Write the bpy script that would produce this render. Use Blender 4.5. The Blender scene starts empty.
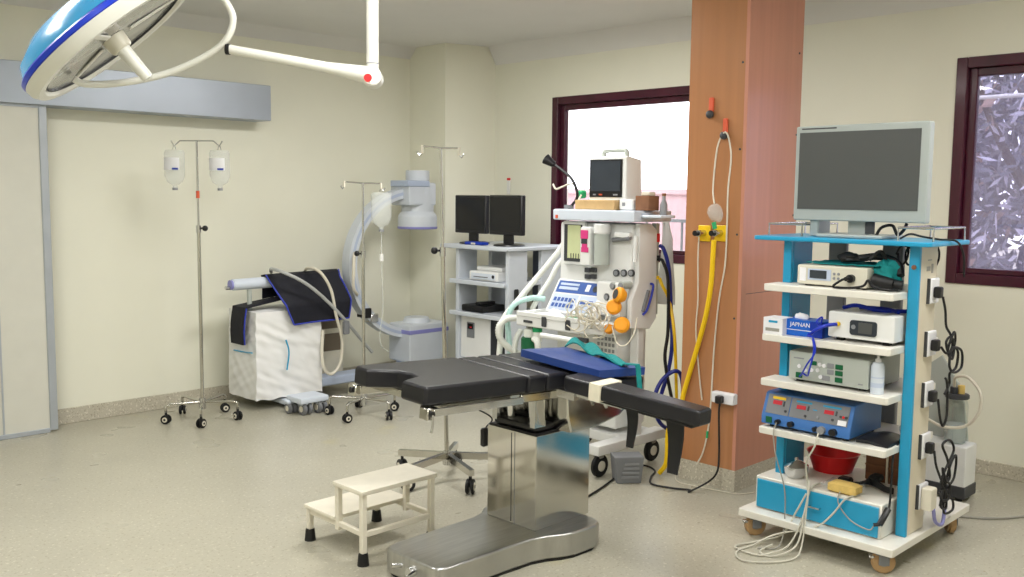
import bpy, bmesh, math, random
from mathutils import Vector, Matrix, noise
random.seed(7)
SC = bpy.context.scene
COL = SC.collection
V = Vector
# ------------------------------------------------------------------ camera frame
F_PX, EYE = 944.0, 1.6
yaw, pit, rol = math.radians(45.2), math.radians(5.69), math.radians(0.6)
FW = V((math.cos(yaw)*math.cos(pit), math.sin(yaw)*math.cos(pit), -math.sin(pit)))
r0 = FW.cross(V((0, 0, 1))).normalized(); u0 = r0.cross(FW)
RT = r0*math.cos(rol) + u0*math.sin(rol); UP = u0*math.cos(rol) - r0*math.sin(rol)
EYEP = V((0, 0, EYE))
def P(px, py, x=None, y=None, z=None, d=None):
    """point of the room seen at a photo pixel, on a known plane of the room"""
    v = FW + RT*((px-512)/F_PX) + UP*((288.5-py)/F_PX)
    if x is not None: t = x/v.x
    elif y is not None: t = y/v.y
    elif z is not None: t = (z-EYE)/v.z
    else: t = d
    return EYEP + v*t
cam = bpy.data.cameras.new('camera'); cam.sensor_width = 36; cam.lens = F_PX*36/1024
cam.clip_start = .05; cam.clip_end = 200
co = bpy.data.objects.new('camera', cam); COL.objects.link(co)
M3 = Matrix((RT, UP, -FW)).transposed()
co.matrix_world = Matrix.Translation(EYEP) @ M3.to_4x4()
SC.camera = co
# ------------------------------------------------------------------ materials
def lin(c):
    return tuple(((v/255)/12.92 if v/255 <= .04045 else ((v/255+.055)/1.055)**2.4) for v in c)
MATS = {}
def mat(name, rgb, rough=.5, metal=0, var=.06, scale=8, bump=0, bscale=60, coat=0, alpha=1, trans=0, emit=0, stretch=None, spec=.5, ior=1.45):
    m = bpy.data.materials.new(name); m.use_nodes = True
    nt = m.node_tree; b = nt.nodes['Principled BSDF']; N = nt.nodes.new; L = nt.links.new
    c = lin(rgb)
    tc = N('ShaderNodeTexCoord'); mp = N('ShaderNodeMapping'); L(tc.outputs['Object'], mp.inputs[0])
    if stretch: mp.inputs['Scale'].default_value = stretch
    nz = N('ShaderNodeTexNoise'); nz.inputs['Scale'].default_value = scale; nz.inputs['Detail'].default_value = 4
    L(mp.outputs[0], nz.inputs[0])
    cr = N('ShaderNodeValToRGB'); cr.color_ramp.elements[0].position = .3; cr.color_ramp.elements[1].position = .7
    cr.color_ramp.elements[0].color = tuple(v*(1-var) for v in c)+(1,)
    cr.color_ramp.elements[1].color = tuple(min(1, v*(1+var)) for v in c)+(1,)
    L(nz.outputs[0], cr.inputs[0]); L(cr.outputs[0], b.inputs['Base Color'])
    b.inputs['Roughness'].default_value = rough; b.inputs['Metallic'].default_value = metal
    b.inputs['Specular IOR Level'].default_value = spec
    b.inputs['IOR'].default_value = ior
    if coat: b.inputs['Coat Weight'].default_value = coat; b.inputs['Coat Roughness'].default_value = .12
    if trans: b.inputs['Transmission Weight'].default_value = trans
    if alpha < 1: b.inputs['Alpha'].default_value = alpha
    if emit:
        b.inputs['Emission Color'].default_value = c+(1,); b.inputs['Emission Strength'].default_value = emit
    if bump:
        n2 = N('ShaderNodeTexNoise'); n2.inputs['Scale'].default_value = bscale; n2.inputs['Detail'].default_value = 3
        L(mp.outputs[0], n2.inputs[0])
        bp = N('ShaderNodeBump'); bp.inputs['Strength'].default_value = bump; bp.inputs['Distance'].default_value = .01
        L(n2.outputs[0], bp.inputs['Height']); L(bp.outputs[0], b.inputs['Normal'])
    MATS[name] = m
    return m
def pane_mat(name, rgb, mixf, rough=.02, haze=None):
    m = bpy.data.materials.new(name); m.use_nodes = True
    nt = m.node_tree; nt.nodes.clear(); N = nt.nodes.new; L = nt.links.new
    o = N('ShaderNodeOutputMaterial'); t = N('ShaderNodeBsdfTransparent'); g = N('ShaderNodeBsdfGlossy')
    t.inputs[0].default_value = lin(rgb)+(1,); g.inputs['Roughness'].default_value = rough
    mx = N('ShaderNodeMixShader'); mx.inputs[0].default_value = mixf
    L(t.outputs[0], mx.inputs[1]); L(g.outputs[0], mx.inputs[2])
    if haze:
        d = N('ShaderNodeBsdfDiffuse'); d.inputs[0].default_value = lin(haze[0])+(1,)
        nz = N('ShaderNodeTexNoise'); nz.inputs['Scale'].default_value = 5; nz.inputs['Detail'].default_value = 5
        mr = N('ShaderNodeMapRange'); mr.inputs[3].default_value = haze[1]*.6; mr.inputs[4].default_value = haze[1]*1.4
        L(nz.outputs[0], mr.inputs[0])
        m2 = N('ShaderNodeMixShader'); L(mr.outputs[0], m2.inputs[0])
        L(mx.outputs[0], m2.inputs[1]); L(d.outputs[0], m2.inputs[2]); L(m2.outputs[0], o.inputs[0])
    else: L(mx.outputs[0], o.inputs[0])
    MATS[name] = m
    return m

mat('wall_paint', (231, 230, 214), .55, var=.025, scale=1.5, bump=.02, bscale=120)
mat('ceiling_paint', (222, 221, 219), .7, var=.02, scale=2)
mat('wall_grey', (205, 200, 186), .7)
mat('white_paint', (226, 226, 222), .4, var=.03)
mat('cart_white', (224, 221, 212), .35, var=.04, scale=14)
mat('cart_cream', (214, 205, 184), .45, var=.05, scale=10)
mat('device_white', (228, 229, 228), .35, var=.02)
mat('device_beige', (212, 208, 192), .4, var=.03)
mat('device_grey', (176, 182, 176), .4, var=.03)
mat('cool_white', (206, 214, 226), .4, var=.02)
mat('turquoise', (30, 150, 194), .35, var=.05, scale=6, coat=.2)
mat('teal_cloth', (10, 128, 128), .8, var=.12, scale=40, bump=.3, bscale=200)
mat('blue_paint', (62, 112, 178), .4, var=.03)
mat('deep_blue', (16, 52, 160), .45, var=.06)
mat('pillow_blue', (34, 62, 128), .4, var=.08, bump=.1, bscale=30)
mat('cable_blue', (22, 48, 180), .4)
mat('hose_blue', (26, 40, 130), .4)
mat('bright_blue', (24, 96, 196), .4, var=.04)
mat('navy_fabric', (20, 21, 32), .75, var=.15, scale=30, bump=.25, bscale=150)
mat('trim_blue', (52, 66, 176), .6)
mat('black_vinyl', (26, 26, 31), .34, var=.12, scale=20, bump=.08, bscale=220)
mat('black_rubber', (20, 20, 22), .55, var=.1)
mat('black_plastic', (24, 24, 27), .35)
mat('screen_black', (14, 14, 18), .22)
mat('screen_grey', (78, 80, 80), .3, var=.015)
mat('screen_dark', (52, 58, 66), .25)
mat('tv_silver', (164, 171, 169), .4, var=.02)
mat('steel', (200, 198, 192), .13, metal=1, var=.04, scale=3, bump=.012, bscale=5)
mat('steel_brushed', (188, 188, 186), .3, metal=1, var=.1, scale=6, stretch=(1, 12, 1))
mat('chrome', (205, 205, 205), .18, metal=1, var=.03)
mat('alu', (176, 182, 190), .4, metal=.35, var=.04)
mat('header_metal', (170, 178, 190), .38, metal=.4, var=.05, scale=3)
mat('cream_paint', (226, 220, 204), .4, var=.05, scale=12)
mat('door_panel', (208, 207, 197), .45, var=.02)
mat('maroon_frame', (66, 16, 36), .3, var=.25, scale=6, stretch=(1, 1, .1), coat=.3)
mat('orange_clip', (214, 92, 60), .5)
mat('orange_rubber', (240, 160, 30), .5, var=.06)
mat('yellow', (238, 196, 20), .4, var=.05)
mat('red', (214, 30, 34), .4, var=.05)
mat('led_red', (170, 26, 40), .4, emit=.25)
mat('magenta', (214, 60, 130), .5)
mat('green_dark', (14, 92, 56), .4)
mat('green', (30, 160, 100), .45)
mat('cardboard', (192, 160, 112), .8, var=.08, scale=20)
mat('slot_brown', (112, 102, 88), .6)
mat('brown_board', (132, 92, 66), .8, var=.1, scale=20)
mat('hose_white', (228, 230, 224), .4, var=.04)
mat('hose_aqua', (188, 222, 218), .4, var=.04)
mat('cable_white', (216, 210, 194), .5)
mat('cable_wire', (196, 193, 180), .5)
mat('cable_grey', (150, 148, 140), .5)
mat('hose_grey', (176, 178, 176), .45)
mat('xray_grey', (200, 206, 214), .4, var=.03)
mat('xray_blue', (172, 184, 206), .4, var=.03)
mat('violet', (136, 136, 196), .4)
mat('sheet_white', (232, 232, 231), .75, var=.03, scale=5)
mat('pc_grey', (198, 204, 212), .4, var=.03)
mat('pc_dark', (92, 100, 116), .5)
mat('plastic_grey', (122, 124, 128), .5, var=.05)
mat('dark_grey', (62, 64, 68), .5)
mat('mid_grey', (140, 142, 146), .5)
mat('lcd_yellow', (200, 206, 160), .35, emit=.05)
mat('panel_blue', (62, 92, 160), .4)
mat('panel_pale', (186, 198, 220), .4)
mat('tape', (222, 216, 196), .7, var=.05, scale=30)
mat('sponge', (222, 190, 112), .85, var=.1, scale=40, bump=.3, bscale=120)
mat('wood_brown', (120, 78, 52), .6, var=.2, scale=6, stretch=(1, .2, 6))
mat('caster_tan', (176, 142, 100), .5, var=.08)
mat('lamp_blue', (62, 166, 226), .25, var=.04, coat=.5)
mat('lamp_rim', (28, 62, 210), .3)
mat('lamp_white', (226, 226, 218), .35, var=.02)
mat('lamp_glass', (150, 150, 146), .15, metal=.3, var=.35, scale=3, stretch=(1, 3, 1), bump=.05, bscale=4)
mat('label_white', (232, 232, 236), .5)
mat('pink_wall', (188, 156, 160), .8, var=.05)
mat('leaf_green', (92, 94, 106), .45, var=.45, scale=3)
mat('leaf_glint', (196, 194, 208), .4, var=.1)  # bright highlights on the foliage, painted as pale scattered leaves
mat('leaf_dry', (156, 128, 116), .7, var=.3, scale=4)
mat('bark', (70, 58, 50), .9, var=.3)
mat('ground', (170, 165, 150), .9)
mat('clear_plastic', (226, 232, 230), .12, alpha=.28, var=.02)
mat('clear_soft', (226, 230, 228), .25, alpha=.3, var=.02)
mat('liquid', (214, 222, 222), .1, alpha=.5)
mat('bag_plastic', (206, 204, 196), .3, alpha=.75, var=.06)
pane_mat('glass_bright', (250, 250, 252), .06)
pane_mat('glass_hazy', (232, 230, 244), .06, haze=((206, 200, 226), .24))
pane_mat('jar_glass', (246, 249, 248), .1)

# floor: speckled vinyl
m = mat('floor_vinyl', (172, 168, 152), .3, var=.05, scale=1.2)
nt = m.node_tree; b = nt.nodes['Principled BSDF']; N = nt.nodes.new; L = nt.links.new
src = b.inputs['Base Color'].links[0].from_socket
tc = N('ShaderNodeTexCoord')
def speck(sc, pos, col, amt, prev):
    v = N('ShaderNodeTexNoise'); v.inputs['Scale'].default_value = sc; v.inputs['Detail'].default_value = 2; L(tc.outputs['Object'], v.inputs[0])
    r = N('ShaderNodeValToRGB'); r.color_ramp.elements[0].position = pos; r.color_ramp.elements[1].position = pos+.06
    r.color_ramp.elements[1].color = (amt, amt, amt, 1); r.color_ramp.elements[0].color = (0, 0, 0, 1)
    L(v.outputs[0], r.inputs[0])
    mx = N('ShaderNodeMixRGB'); mx.inputs[2].default_value = lin(col)+(1,)
    L(r.outputs[0], mx.inputs[0]); L(prev, mx.inputs[1]); return mx.outputs[0]
s = speck(70, .60, (140, 130, 108), .6, src); s = speck(55, .62, (206, 202, 186), .6, s); s = speck(1.9, .68, (200, 188, 120), .25, s)
L(s, b.inputs['Base Color'])
nz = N('ShaderNodeTexNoise'); nz.inputs['Scale'].default_value = 3; L(tc.outputs['Object'], nz.inputs[0])
mr = N('ShaderNodeMapRange'); mr.inputs[3].default_value = .2; mr.inputs[4].default_value = .42
L(nz.outputs[0], mr.inputs[0]); L(mr.outputs[0], b.inputs['Roughness'])
# terrazzo skirting
m = mat('terrazzo', (186, 180, 164), .5, var=.04)
nt = m.node_tree; b = nt.nodes['Principled BSDF']; N = nt.nodes.new; L = nt.links.new
src = b.inputs['Base Color'].links[0].from_socket; tc = N('ShaderNodeTexCoord')
s = speck(90, .58, (140, 130, 114), .6, src); s = speck(75, .6, (226, 220, 206), .7, s); L(s, b.inputs['Base Color'])
# laminate with faint grain
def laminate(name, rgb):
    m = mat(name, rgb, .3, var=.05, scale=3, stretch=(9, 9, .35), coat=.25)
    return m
laminate('laminate_brown', (174, 120, 80)); laminate('laminate_daylit', (194, 134, 112))  # second is the same laminate with window daylight tinted into its colour

# ------------------------------------------------------------------ mesh builder
class MB:
    def __init__(s, M=None):
        s.v = []; s.f = []; s.mi = []; s.mats = []; s.cur = 0; s.M = M
    def m(s, name):
        mm = MATS[name]
        if mm not in s.mats: s.mats.append(mm)
        s.cur = s.mats.index(mm); return s
    def add(s, vs, fs):
        o = len(s.v)
        s.v += [tuple(s.M @ V(p)) if s.M else tuple(p) for p in vs]
        s.f += [tuple(i+o for i in f) for f in fs]; s.mi += [s.cur]*len(fs)
        return s
    def bmadd(s, bm, M=None):
        if M: bm.transform(M)
        bm.verts.index_update()
        s.add([v.co.copy() for v in bm.verts], [[v.index for v in f.verts] for f in bm.faces]); bm.free(); return s
    def bb(s, x0, x1, y0, y1, z0, z1, bev=0, seg=2, M=None):
        bm = bmesh.new(); bmesh.ops.create_cube(bm, size=1)
        bm.transform(Matrix.Translation(((x0+x1)/2, (y0+y1)/2, (z0+z1)/2)) @ Matrix.Diagonal((abs(x1-x0), abs(y1-y0), abs(z1-z0), 1)))
        if bev: bmesh.ops.bevel(bm, geom=bm.edges[:], offset=bev, segments=seg, affect='EDGES', profile=.5)
        return s.bmadd(bm, M)
    def cyl(s, p0, p1, r0, r1=None, n=18, bev=0):
        p0, p1 = V(p0), V(p1); r1 = r0 if r1 is None else r1; d = p1-p0; h = d.length
        bm = bmesh.new(); bmesh.ops.create_cone(bm, cap_ends=True, segments=n, radius1=r0, radius2=r1, depth=h)
        if bev:
            ed = [e for e in bm.edges if abs(e.verts[0].co.z-e.verts[1].co.z) < 1e-6]
            bmesh.ops.bevel(bm, geom=ed, offset=bev, segments=2, affect='EDGES')
        q = V((0, 0, 1)).rotation_difference(d.normalized()).to_matrix().to_4x4()
        return s.bmadd(bm, Matrix.Translation((p0+p1)/2) @ q)
    def lathe(s, prof, c=(0, 0, 0), n=24, sx=1, sy=1, M=None, cap=True):
        vs = []; fs = []; k = len(prof)
        for i in range(n):
            a = 2*math.pi*i/n
            for r, z in prof:
                p = V((r*math.cos(a)*sx, r*math.sin(a)*sy, z))
                vs.append((M @ p) if M else p+V(c))
        for i in range(n):
            j = (i+1) % n
            for t in range(k-1): fs.append((i*k+t, j*k+t, j*k+t+1, i*k+t+1))
        ring = prof[0] == prof[-1] or not cap
        if prof[0][0] > 1e-5 and not ring: fs.append(tuple(i*k for i in reversed(range(n))))
        if prof[-1][0] > 1e-5 and not ring: fs.append(tuple(i*k+k-1 for i in range(n)))
        bm = bmesh.new(); bv = [bm.verts.new(p) for p in vs]
        for f in fs:
            try: bm.faces.new([bv[i] for i in f])
            except ValueError: pass
        bmesh.ops.remove_doubles(bm, verts=bm.verts[:], dist=1e-5)
        bmesh.ops.recalc_face_normals(bm, faces=bm.faces[:])
        return s.bmadd(bm)
    def sphere(s, c, r, sc=(1, 1, 1), n=16):
        bm = bmesh.new(); bmesh.ops.create_uvsphere(bm, u_segments=n, v_segments=max(8, n//2), radius=r)
        return s.bmadd(bm, Matrix.Translation(V(c)) @ Matrix.Diagonal((*sc, 1)))
    def prism(s, out, a0, a1, M=None, bev=0, axis='z'):
        """closed 2-D outline extruded along an axis"""
        bm = bmesh.new()
        mk = {'z': lambda p, a: (p[0], p[1], a), 'y': lambda p, a: (p[0], a, p[1]), 'x': lambda p, a: (a, p[0], p[1])}[axis]
        lo = [bm.verts.new(mk(p, a0)) for p in out]; hi = [bm.verts.new(mk(p, a1)) for p in out]
        bm.faces.new(lo[::-1]); bm.faces.new(hi); n = len(out)
        for i in range(n): bm.faces.new((lo[i], lo[(i+1) % n], hi[(i+1) % n], hi[i]))
        bmesh.ops.recalc_face_normals(bm, faces=bm.faces[:])
        if bev:
            capv = {f for f in bm.faces if len(f.verts) == n}
            ed = [e for e in bm.edges if any(f in capv for f in e.link_faces)]
            bmesh.ops.bevel(bm, geom=ed, offset=bev, segments=3, affect='EDGES', profile=.5)
        return s.bmadd(bm, M)
    def tube(s, pts, r, n=8, sub=6, spline=True, r1=None):
        pts = [V(p) for p in pts]
        if spline and len(pts) > 2:
            out = []; q = [2*pts[0]-pts[1]]+pts+[2*pts[-1]-pts[-2]]
            for i in range(1, len(q)-2):
                a, b_, c, d = q[i-1:i+3]
                for k in range(sub):
                    t = k/sub
                    out.append(.5*((2*b_)+(c-a)*t+(2*a-5*b_+4*c-d)*t*t+(3*b_-a-3*c+d)*t**3))
            out.append(pts[-1]); pts = out
        vs = []; fs = []; nrm = None; k = len(pts)
        for i, p in enumerate(pts):
            t = (pts[min(i+1, k-1)]-pts[max(i-1, 0)])
            t = t.normalized() if t.length > 1e-9 else V((0, 0, 1))
            if nrm is None: nrm = t.orthogonal().normalized()
            else:
                nrm = nrm-t*nrm.dot(t)
                nrm = nrm.normalized() if nrm.length > 1e-6 else t.orthogonal().normalized()
            bi = t.cross(nrm); rr = r if r1 is None else r+(r1-r)*i/(k-1)
            for j in range(n):
                a = 2*math.pi*j/n; vs.append(p+(nrm*math.cos(a)+bi*math.sin(a))*rr)
        for i in range(k-1):
            for j in range(n):
                jj = (j+1) % n; fs.append((i*n+j, i*n+jj, (i+1)*n+jj, (i+1)*n+j))
        fs.append(tuple(reversed(range(n)))); fs.append(tuple((k-1)*n+j for j in range(n)))
        return s.add(vs, fs)
    def sheet(s, fn, nu, nv, th=.004):
        bm = bmesh.new()
        g = [[bm.verts.new(fn(i/nu, j/nv)) for j in range(nv+1)] for i in range(nu+1)]
        for i in range(nu):
            for j in range(nv): bm.faces.new((g[i][j], g[i+1][j], g[i+1][j+1], g[i][j+1]))
        bmesh.ops.recalc_face_normals(bm, faces=bm.faces[:])
        if th: bmesh.ops.solidify(bm, geom=bm.faces[:], thickness=th)
        return s.bmadd(bm)
    def text(s, body, size, M):
        cu = bpy.data.curves.new('lettering', 'FONT'); cu.body = body; cu.size = size; cu.extrude = .0006
        cu.align_x = 'CENTER'; cu.align_y = 'CENTER'
        ob = bpy.data.objects.new('lettering', cu); me = ob.to_mesh()
        s.add([M @ v.co for v in me.vertices], [list(p.vertices) for p in me.polygons])
        ob.to_mesh_clear(); bpy.data.objects.remove(ob); bpy.data.curves.remove(cu); return s
def face_front(x, y, z):     # text/marks on a plane looking towards -x
    return Matrix(((0, 0, -1, x), (-1, 0, 0, y), (0, 1, 0, z), (0, 0, 0, 1)))
def face_side(x, y, z):      # on a plane looking towards -y
    return Matrix(((1, 0, 0, x), (0, 0, -1, y), (0, 1, 0, z), (0, 0, 0, 1)))

BASE = {}
def mesh_obj(name, mb, origin=V((0, 0, 0))):
    me = bpy.data.meshes.new(name)
    me.from_pydata([tuple(V(p)-origin) for p in mb.v], [], mb.f)
    for mm in mb.mats: me.materials.append(mm)
    me.polygons.foreach_set('material_index', mb.mi)
    me.polygons.foreach_set('use_smooth', [True]*len(me.polygons))
    me.validate(); me.update()
    me.set_sharp_from_angle(angle=math.radians(38))
    o = bpy.data.objects.new(name, me); COL.objects.link(o)
    wn = o.modifiers.new('weighted_normals', 'WEIGHTED_NORMAL'); wn.keep_sharp = True; wn.weight = 60
    return o
def thing(name, label, cat, loc, group=None):
    o = bpy.data.objects.new(name, None); COL.objects.link(o); o.empty_display_size = .05
    o.location = loc; BASE[o.name] = V(loc)
    o['label'] = label; o['category'] = cat
    if group: o['group'] = group
    return o
def part(name, mb, parent, label=None):
    org = BASE[parent.name]; o = mesh_obj(name, mb, org); o.parent = parent; BASE[o.name] = org
    if label: o['label'] = label
    return o
def single(name, mb, label, cat, loc=None, group=None):
    if loc is None:
        n = len(mb.v); loc = V((sum(p[0] for p in mb.v)/n, sum(p[1] for p in mb.v)/n, min(p[2] for p in mb.v)))
    o = mesh_obj(name, mb, V(loc)); o.location = loc; BASE[o.name] = V(loc)
    o['label'] = label; o['category'] = cat
    if group: o['group'] = group
    return o
def struct(name, mb, parent=None):
    if parent: return part(name, mb, parent)
    o = mesh_obj(name, mb); o['kind'] = 'structure'; BASE[o.name] = V((0, 0, 0)); return o
def copy_tree(o, d, label, parent=None):
    c = o.copy(); COL.objects.link(c)
    if parent: c.parent = parent
    else:
        c.location = o.location+V(d); c['label'] = label; BASE[c.name] = V(c.location)
    for ch in list(o.children): copy_tree(ch, d, None, c)
    return c

# ================================================================== THE ROOM
XW, YW, ZC = 5.775, 6.67, 2.868
struct('floor', MB().m('floor_vinyl').bb(-2.0, 5.78, -2.0, 6.68, -.1, 0))
struct('ceiling', MB().m('ceiling_paint').bb(-2.0, 5.98, -2.0, 6.88, ZC, ZC+.1))
struct('wall_left', MB().m('wall_paint').bb(-2.0, 5.98, YW, YW+.2, 0, ZC))
W1 = (3.80, 5.36, 1.105, 2.395); W2 = (.55, 2.155, 1.105, 2.415)
mb = MB().m('wall_paint')
for a, b_ in ((-2.0, W2[0]), (W2[1], W1[0]), (W1[1], YW)): mb.bb(XW, XW+.2, a, b_, 0, ZC)
for w in (W1, W2):
    mb.bb(XW, XW+.2, w[0], w[1], 0, w[2]); mb.bb(XW, XW+.2, w[0], w[1], w[3], ZC)
struct('wall_right', mb)
struct('wall_back', MB().m('wall_paint').bb(-2.2, -2.0, -2.0, YW, 0, ZC))
struct('wall_front', MB().m('wall_paint').bb(-2.0, XW, -2.2, -2.0, 0, ZC))
struct('wall_corner', MB().m('wall_paint').prism([(5.325, 6.19), (XW, 6.045), (XW, YW), (5.325, YW)], 0, ZC))
# white cornice band along both walls
mb = MB().m('ceiling_paint')
mb.prism([(XW, 2.715), (XW, ZC), (XW-.09, ZC)], -2.0, 6.045, axis='y')
struct('trim_1', mb)
mb = MB().m('ceiling_paint').prism([(YW, 2.775), (YW, ZC), (YW-.09, ZC)], -2.0, 5.325, axis='x')
struct('trim_2', mb)
# skirtings
struct('baseboard_left', MB().m('terrazzo').bb(2.24, 5.325, YW-.012, YW, 0, .108, .003, 1))
struct('baseboard_right', MB().m('terrazzo').bb(XW-.012, XW, -2.0, 6.035, 0, .085, .003, 1))
struct('baseboard_corner', MB().m('terrazzo').bb(5.313, 5.325, 6.178, YW-.012, 0, .108).prism([(5.325, 6.178), (XW-.012, 6.037), (XW-.012, 6.048), (5.325, 6.19)], 0, .108))
# windows
def window(name, w):
    y0, y1, z0, z1 = w
    mb = MB().m('maroon_frame'); t = .062; xa, xb = XW-.012, XW+.09
    mb.bb(xa, xb, y1-t, y1, z0, z1, .004, 1).bb(xa, xb, y0, y0+t, z0, z1, .004, 1)
    mb.bb(xa, xb, y0+t, y1-t, z0, z0+t, .004, 1).bb(xa, xb, y0+t, y1-t, z1-t, z1, .004, 1)
    fr = struct(name, mb)
    mb = MB().m('maroon_frame'); t2 = .045; xa, xb = XW+.03, XW+.075
    a, b_, c, d = y0+t, y1-t, z0+t, z1-t
    mb.bb(xa, xb, b_-t2, b_, c, d, .004, 1).bb(xa, xb, a, a+t2, c, d, .004, 1)
    mb.bb(xa, xb, a+t2, b_-t2, c, c+.03, .004, 1).bb(xa, xb, a+t2, b_-t2, d-t2, d, .004, 1)
    s_ = part('window_sash', mb, fr)
    return fr, s_, (a+t2, b_-t2, c+.03, d-t2)
f1, s1, g = window('window_1', W1)
part('window_pane', MB().m('glass_bright').bb(XW+.05, XW+.054, *g), s1)
f2, s2, g = window('window_2', W2)
part('window_pane', MB().m('glass_hazy').bb(XW+.05, XW+.054, *g), s2)
# column clad in laminate
CX0, CX1, CY0, CY1 = 4.39, 4.95, 2.69, 3.055
mb = MB().m('laminate_brown')
mb.bb(CX0, CX1, CY0+.02, CY1, .118, ZC)
mb.m('laminate_daylit').bb(CX0+.0005, CX1, CY0, CY0+.0199, .118, ZC)
colm = struct('wall_column', mb)
mb = MB().m('dark_grey')
for z in (.5, .95, 1.4, 1.85, 2.3):
    mb.cyl((CX0-.003, CY0+.035, z), (CX0, CY0+.035, z), .006, n=8).cyl((CX1-.04, CY0-.003, z+.1), (CX1-.04, CY0, z+.1), .006, n=8)
part('screw_heads', mb, colm)
mb = MB().m('dark_grey').bb(CX0+.05, CX1-.02, CY0-.0008, CY0, 1.08, 1.083); part('panel_joint', mb, colm)
struct('baseboard_column', MB().m('terrazzo').bb(CX0, CX1, CY0, CY1, 0, .118))
# sliding door and its header box
dr = struct('door_1', MB().m('door_panel').bb(.6, 2.155, 6.5, 6.54, .02, 2.15))
mb = MB().m('alu').bb(2.155, 2.205, 6.49, 6.55, .012, 2.15, .004, 1).bb(.6, 2.155, 6.49, 6.55, .0, .03, .003, 1).bb(.6, 2.155, 6.49, 6.55, 2.12, 2.15)
part('door_frame', mb, dr)
part('panel_seam', MB().m('alu').bb(1.87, 1.88, 6.494, 6.5, .03, 2.12), dr)
mb = MB().m('header_metal').bb(.4, 3.81, 6.45, YW-.001, 2.137, 2.4, .006, 2)
single('door_header_box', mb, 'long grey metal cover box of the sliding door high on the left wall', 'door header')

# ================================================================== OUTSIDE
SC.world = w = bpy.data.worlds.new('sky'); w.use_nodes = True
bg = w.node_tree.nodes['Background']; bg.inputs[0].default_value = (.93, .96, 1, 1); bg.inputs[1].default_value = 4.6
struct('ground', MB().m('ground').bb(6.0, 40, -20, 40, -.4, -.3))
mb = MB().m('pink_wall').bb(9.0, 9.2, 3.7, 12.0, -.3, 1.62).bb(8.96, 9.24, 3.7, 12, 1.62, 1.68)
single('garden_wall', mb, 'pale pink boundary wall outside seen through the left window', 'wall')
mb = MB().m('plastic_grey')
ra = thing('railing', 'thin grey railing outside low in the left window', 'railing', (7.2, 5.6, -.3))
mb.bb(7.18, 7.22, 5.0, 7.4, 1.36, 1.39)
part('top_rail', mb, ra)
for k in range(12): part('baluster', MB().m('plastic_grey').cyl((7.2, 5.05+.2*k, -.3), (7.2, 5.05+.2*k, 1.36), .012, n=8), ra)
tr = thing('tree', 'bushy tree with pale glinting leaves outside the right window', 'tree', (8.3, 2.2, -.3))
mb = MB().m('bark').tube([(8.3, 2.2, -.3), (8.32, 2.25, .8), (8.28, 2.15, 2.0), (8.4, 2.2, 3.2)], .12, r1=.05)
mb.tube([(8.3, 2.2, 1.2), (8.0, 2.6, 2.0), (7.9, 2.9, 2.8)], .05, r1=.02).tube([(8.3, 2.2, 1.0), (8.2, 1.6, 1.8), (8.3, 1.2, 2.6)], .05, r1=.02)
part('trunk', mb, tr)
mb = MB()
rn = random.Random(3)
for i in range(8500):
    p = V((max(7.4, 8.5+rn.gauss(0, .6)), 2.1+rn.uniform(-1.7, 1.5), 1.75+rn.uniform(-1.7, 1.9)))
    a = V((rn.gauss(0, 1), rn.gauss(0, 1), rn.gauss(0, 1))).normalized(); b_ = a.orthogonal().normalized()
    l, ww = rn.uniform(.08, .2), rn.uniform(.016, .036)
    q_ = rn.random(); mb.m('leaf_dry' if q_ < .07 else 'leaf_glint' if q_ < .27 else 'leaf_green')
    mb.add([p-a*l*.5, p+b_*ww, p+a*l*.5, p-b_*ww], [(0, 1, 2, 3)])
for i in range(3800):
    p = V((rn.uniform(9.2, 9.9), 2.2+rn.uniform(-2.2, 1.6), 1.5+rn.uniform(-1.6, 2.6)))
    if rn.random() < .5 and p.z < 1.5: continue
    a = V((rn.gauss(0, .5), rn.gauss(0, 1), rn.gauss(0, 1))).normalized(); b_ = a.cross(V((1, 0, 0))).normalized()
    l, ww = rn.uniform(.15, .34), rn.uniform(.035, .07)
    q_ = rn.random(); mb.m('leaf_dry' if q_ < .08 else 'leaf_glint' if q_ < .16 else 'leaf_green')
    mb.add([p-a*l*.5, p+b_*ww, p+a*l*.5, p-b_*ww], [(0, 1, 2, 3)])
part('crown', mb, tr)
a = P(975, 98, x=7.0); b_ = P(1040, 93, x=7.0)
mb = MB().m('white_paint').cyl(V((7.0, 2.9, a.z)), V((7.0, -.5, a.z)), .014, n=10)
mb.cyl((7.0, -.45, -.3), (7.0, -.45, a.z), .02, n=10).cyl((7.0, 2.85, -.3), (7.0, 2.85, a.z), .02, n=10)
single('pipe_rail', mb, 'thin white pipe crossing high outside the right window', 'pipe')

# ================================================================== LIGHTS
def area(name, loc, sx, sy, power, col=(1, .96, .88), rot=(0, 0, 0)):
    l = bpy.data.lights.new(name, 'AREA'); l.shape = 'RECTANGLE'; l.size = sx; l.size_y = sy; l.energy = power; l.color = col
    o = bpy.data.objects.new(name, l); COL.objects.link(o); o.location = loc; o.rotation_euler = rot; return o
WARM = (1, .985, .95)
area('ceiling_lamp', (3.8, 4.3, 2.85), 1.2, .5, 56, WARM)
area('ceiling_lamp', (1.9, 1.9, 2.85), 1.2, .6, 58, WARM)
area('ceiling_lamp', (3.9, .6, 2.85), 1.2, .6, 46, WARM)
area('ceiling_lamp', (.7, 4.2, 2.85), 1.2, .6, 50, WARM)
area('ceiling_lamp', (-.6, .2, 2.85), 1.2, .6, 58, WARM)
# sky light enters through the two openings
for w_ in (W1, W2):
    o = area('window_portal', (XW+.22, (w_[0]+w_[1])/2, (w_[2]+w_[3])/2), w_[3]-w_[2], w_[1]-w_[0], 1, (1, 1, 1), (0, math.radians(90), 0))
    o.data.cycles.is_portal = True

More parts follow.
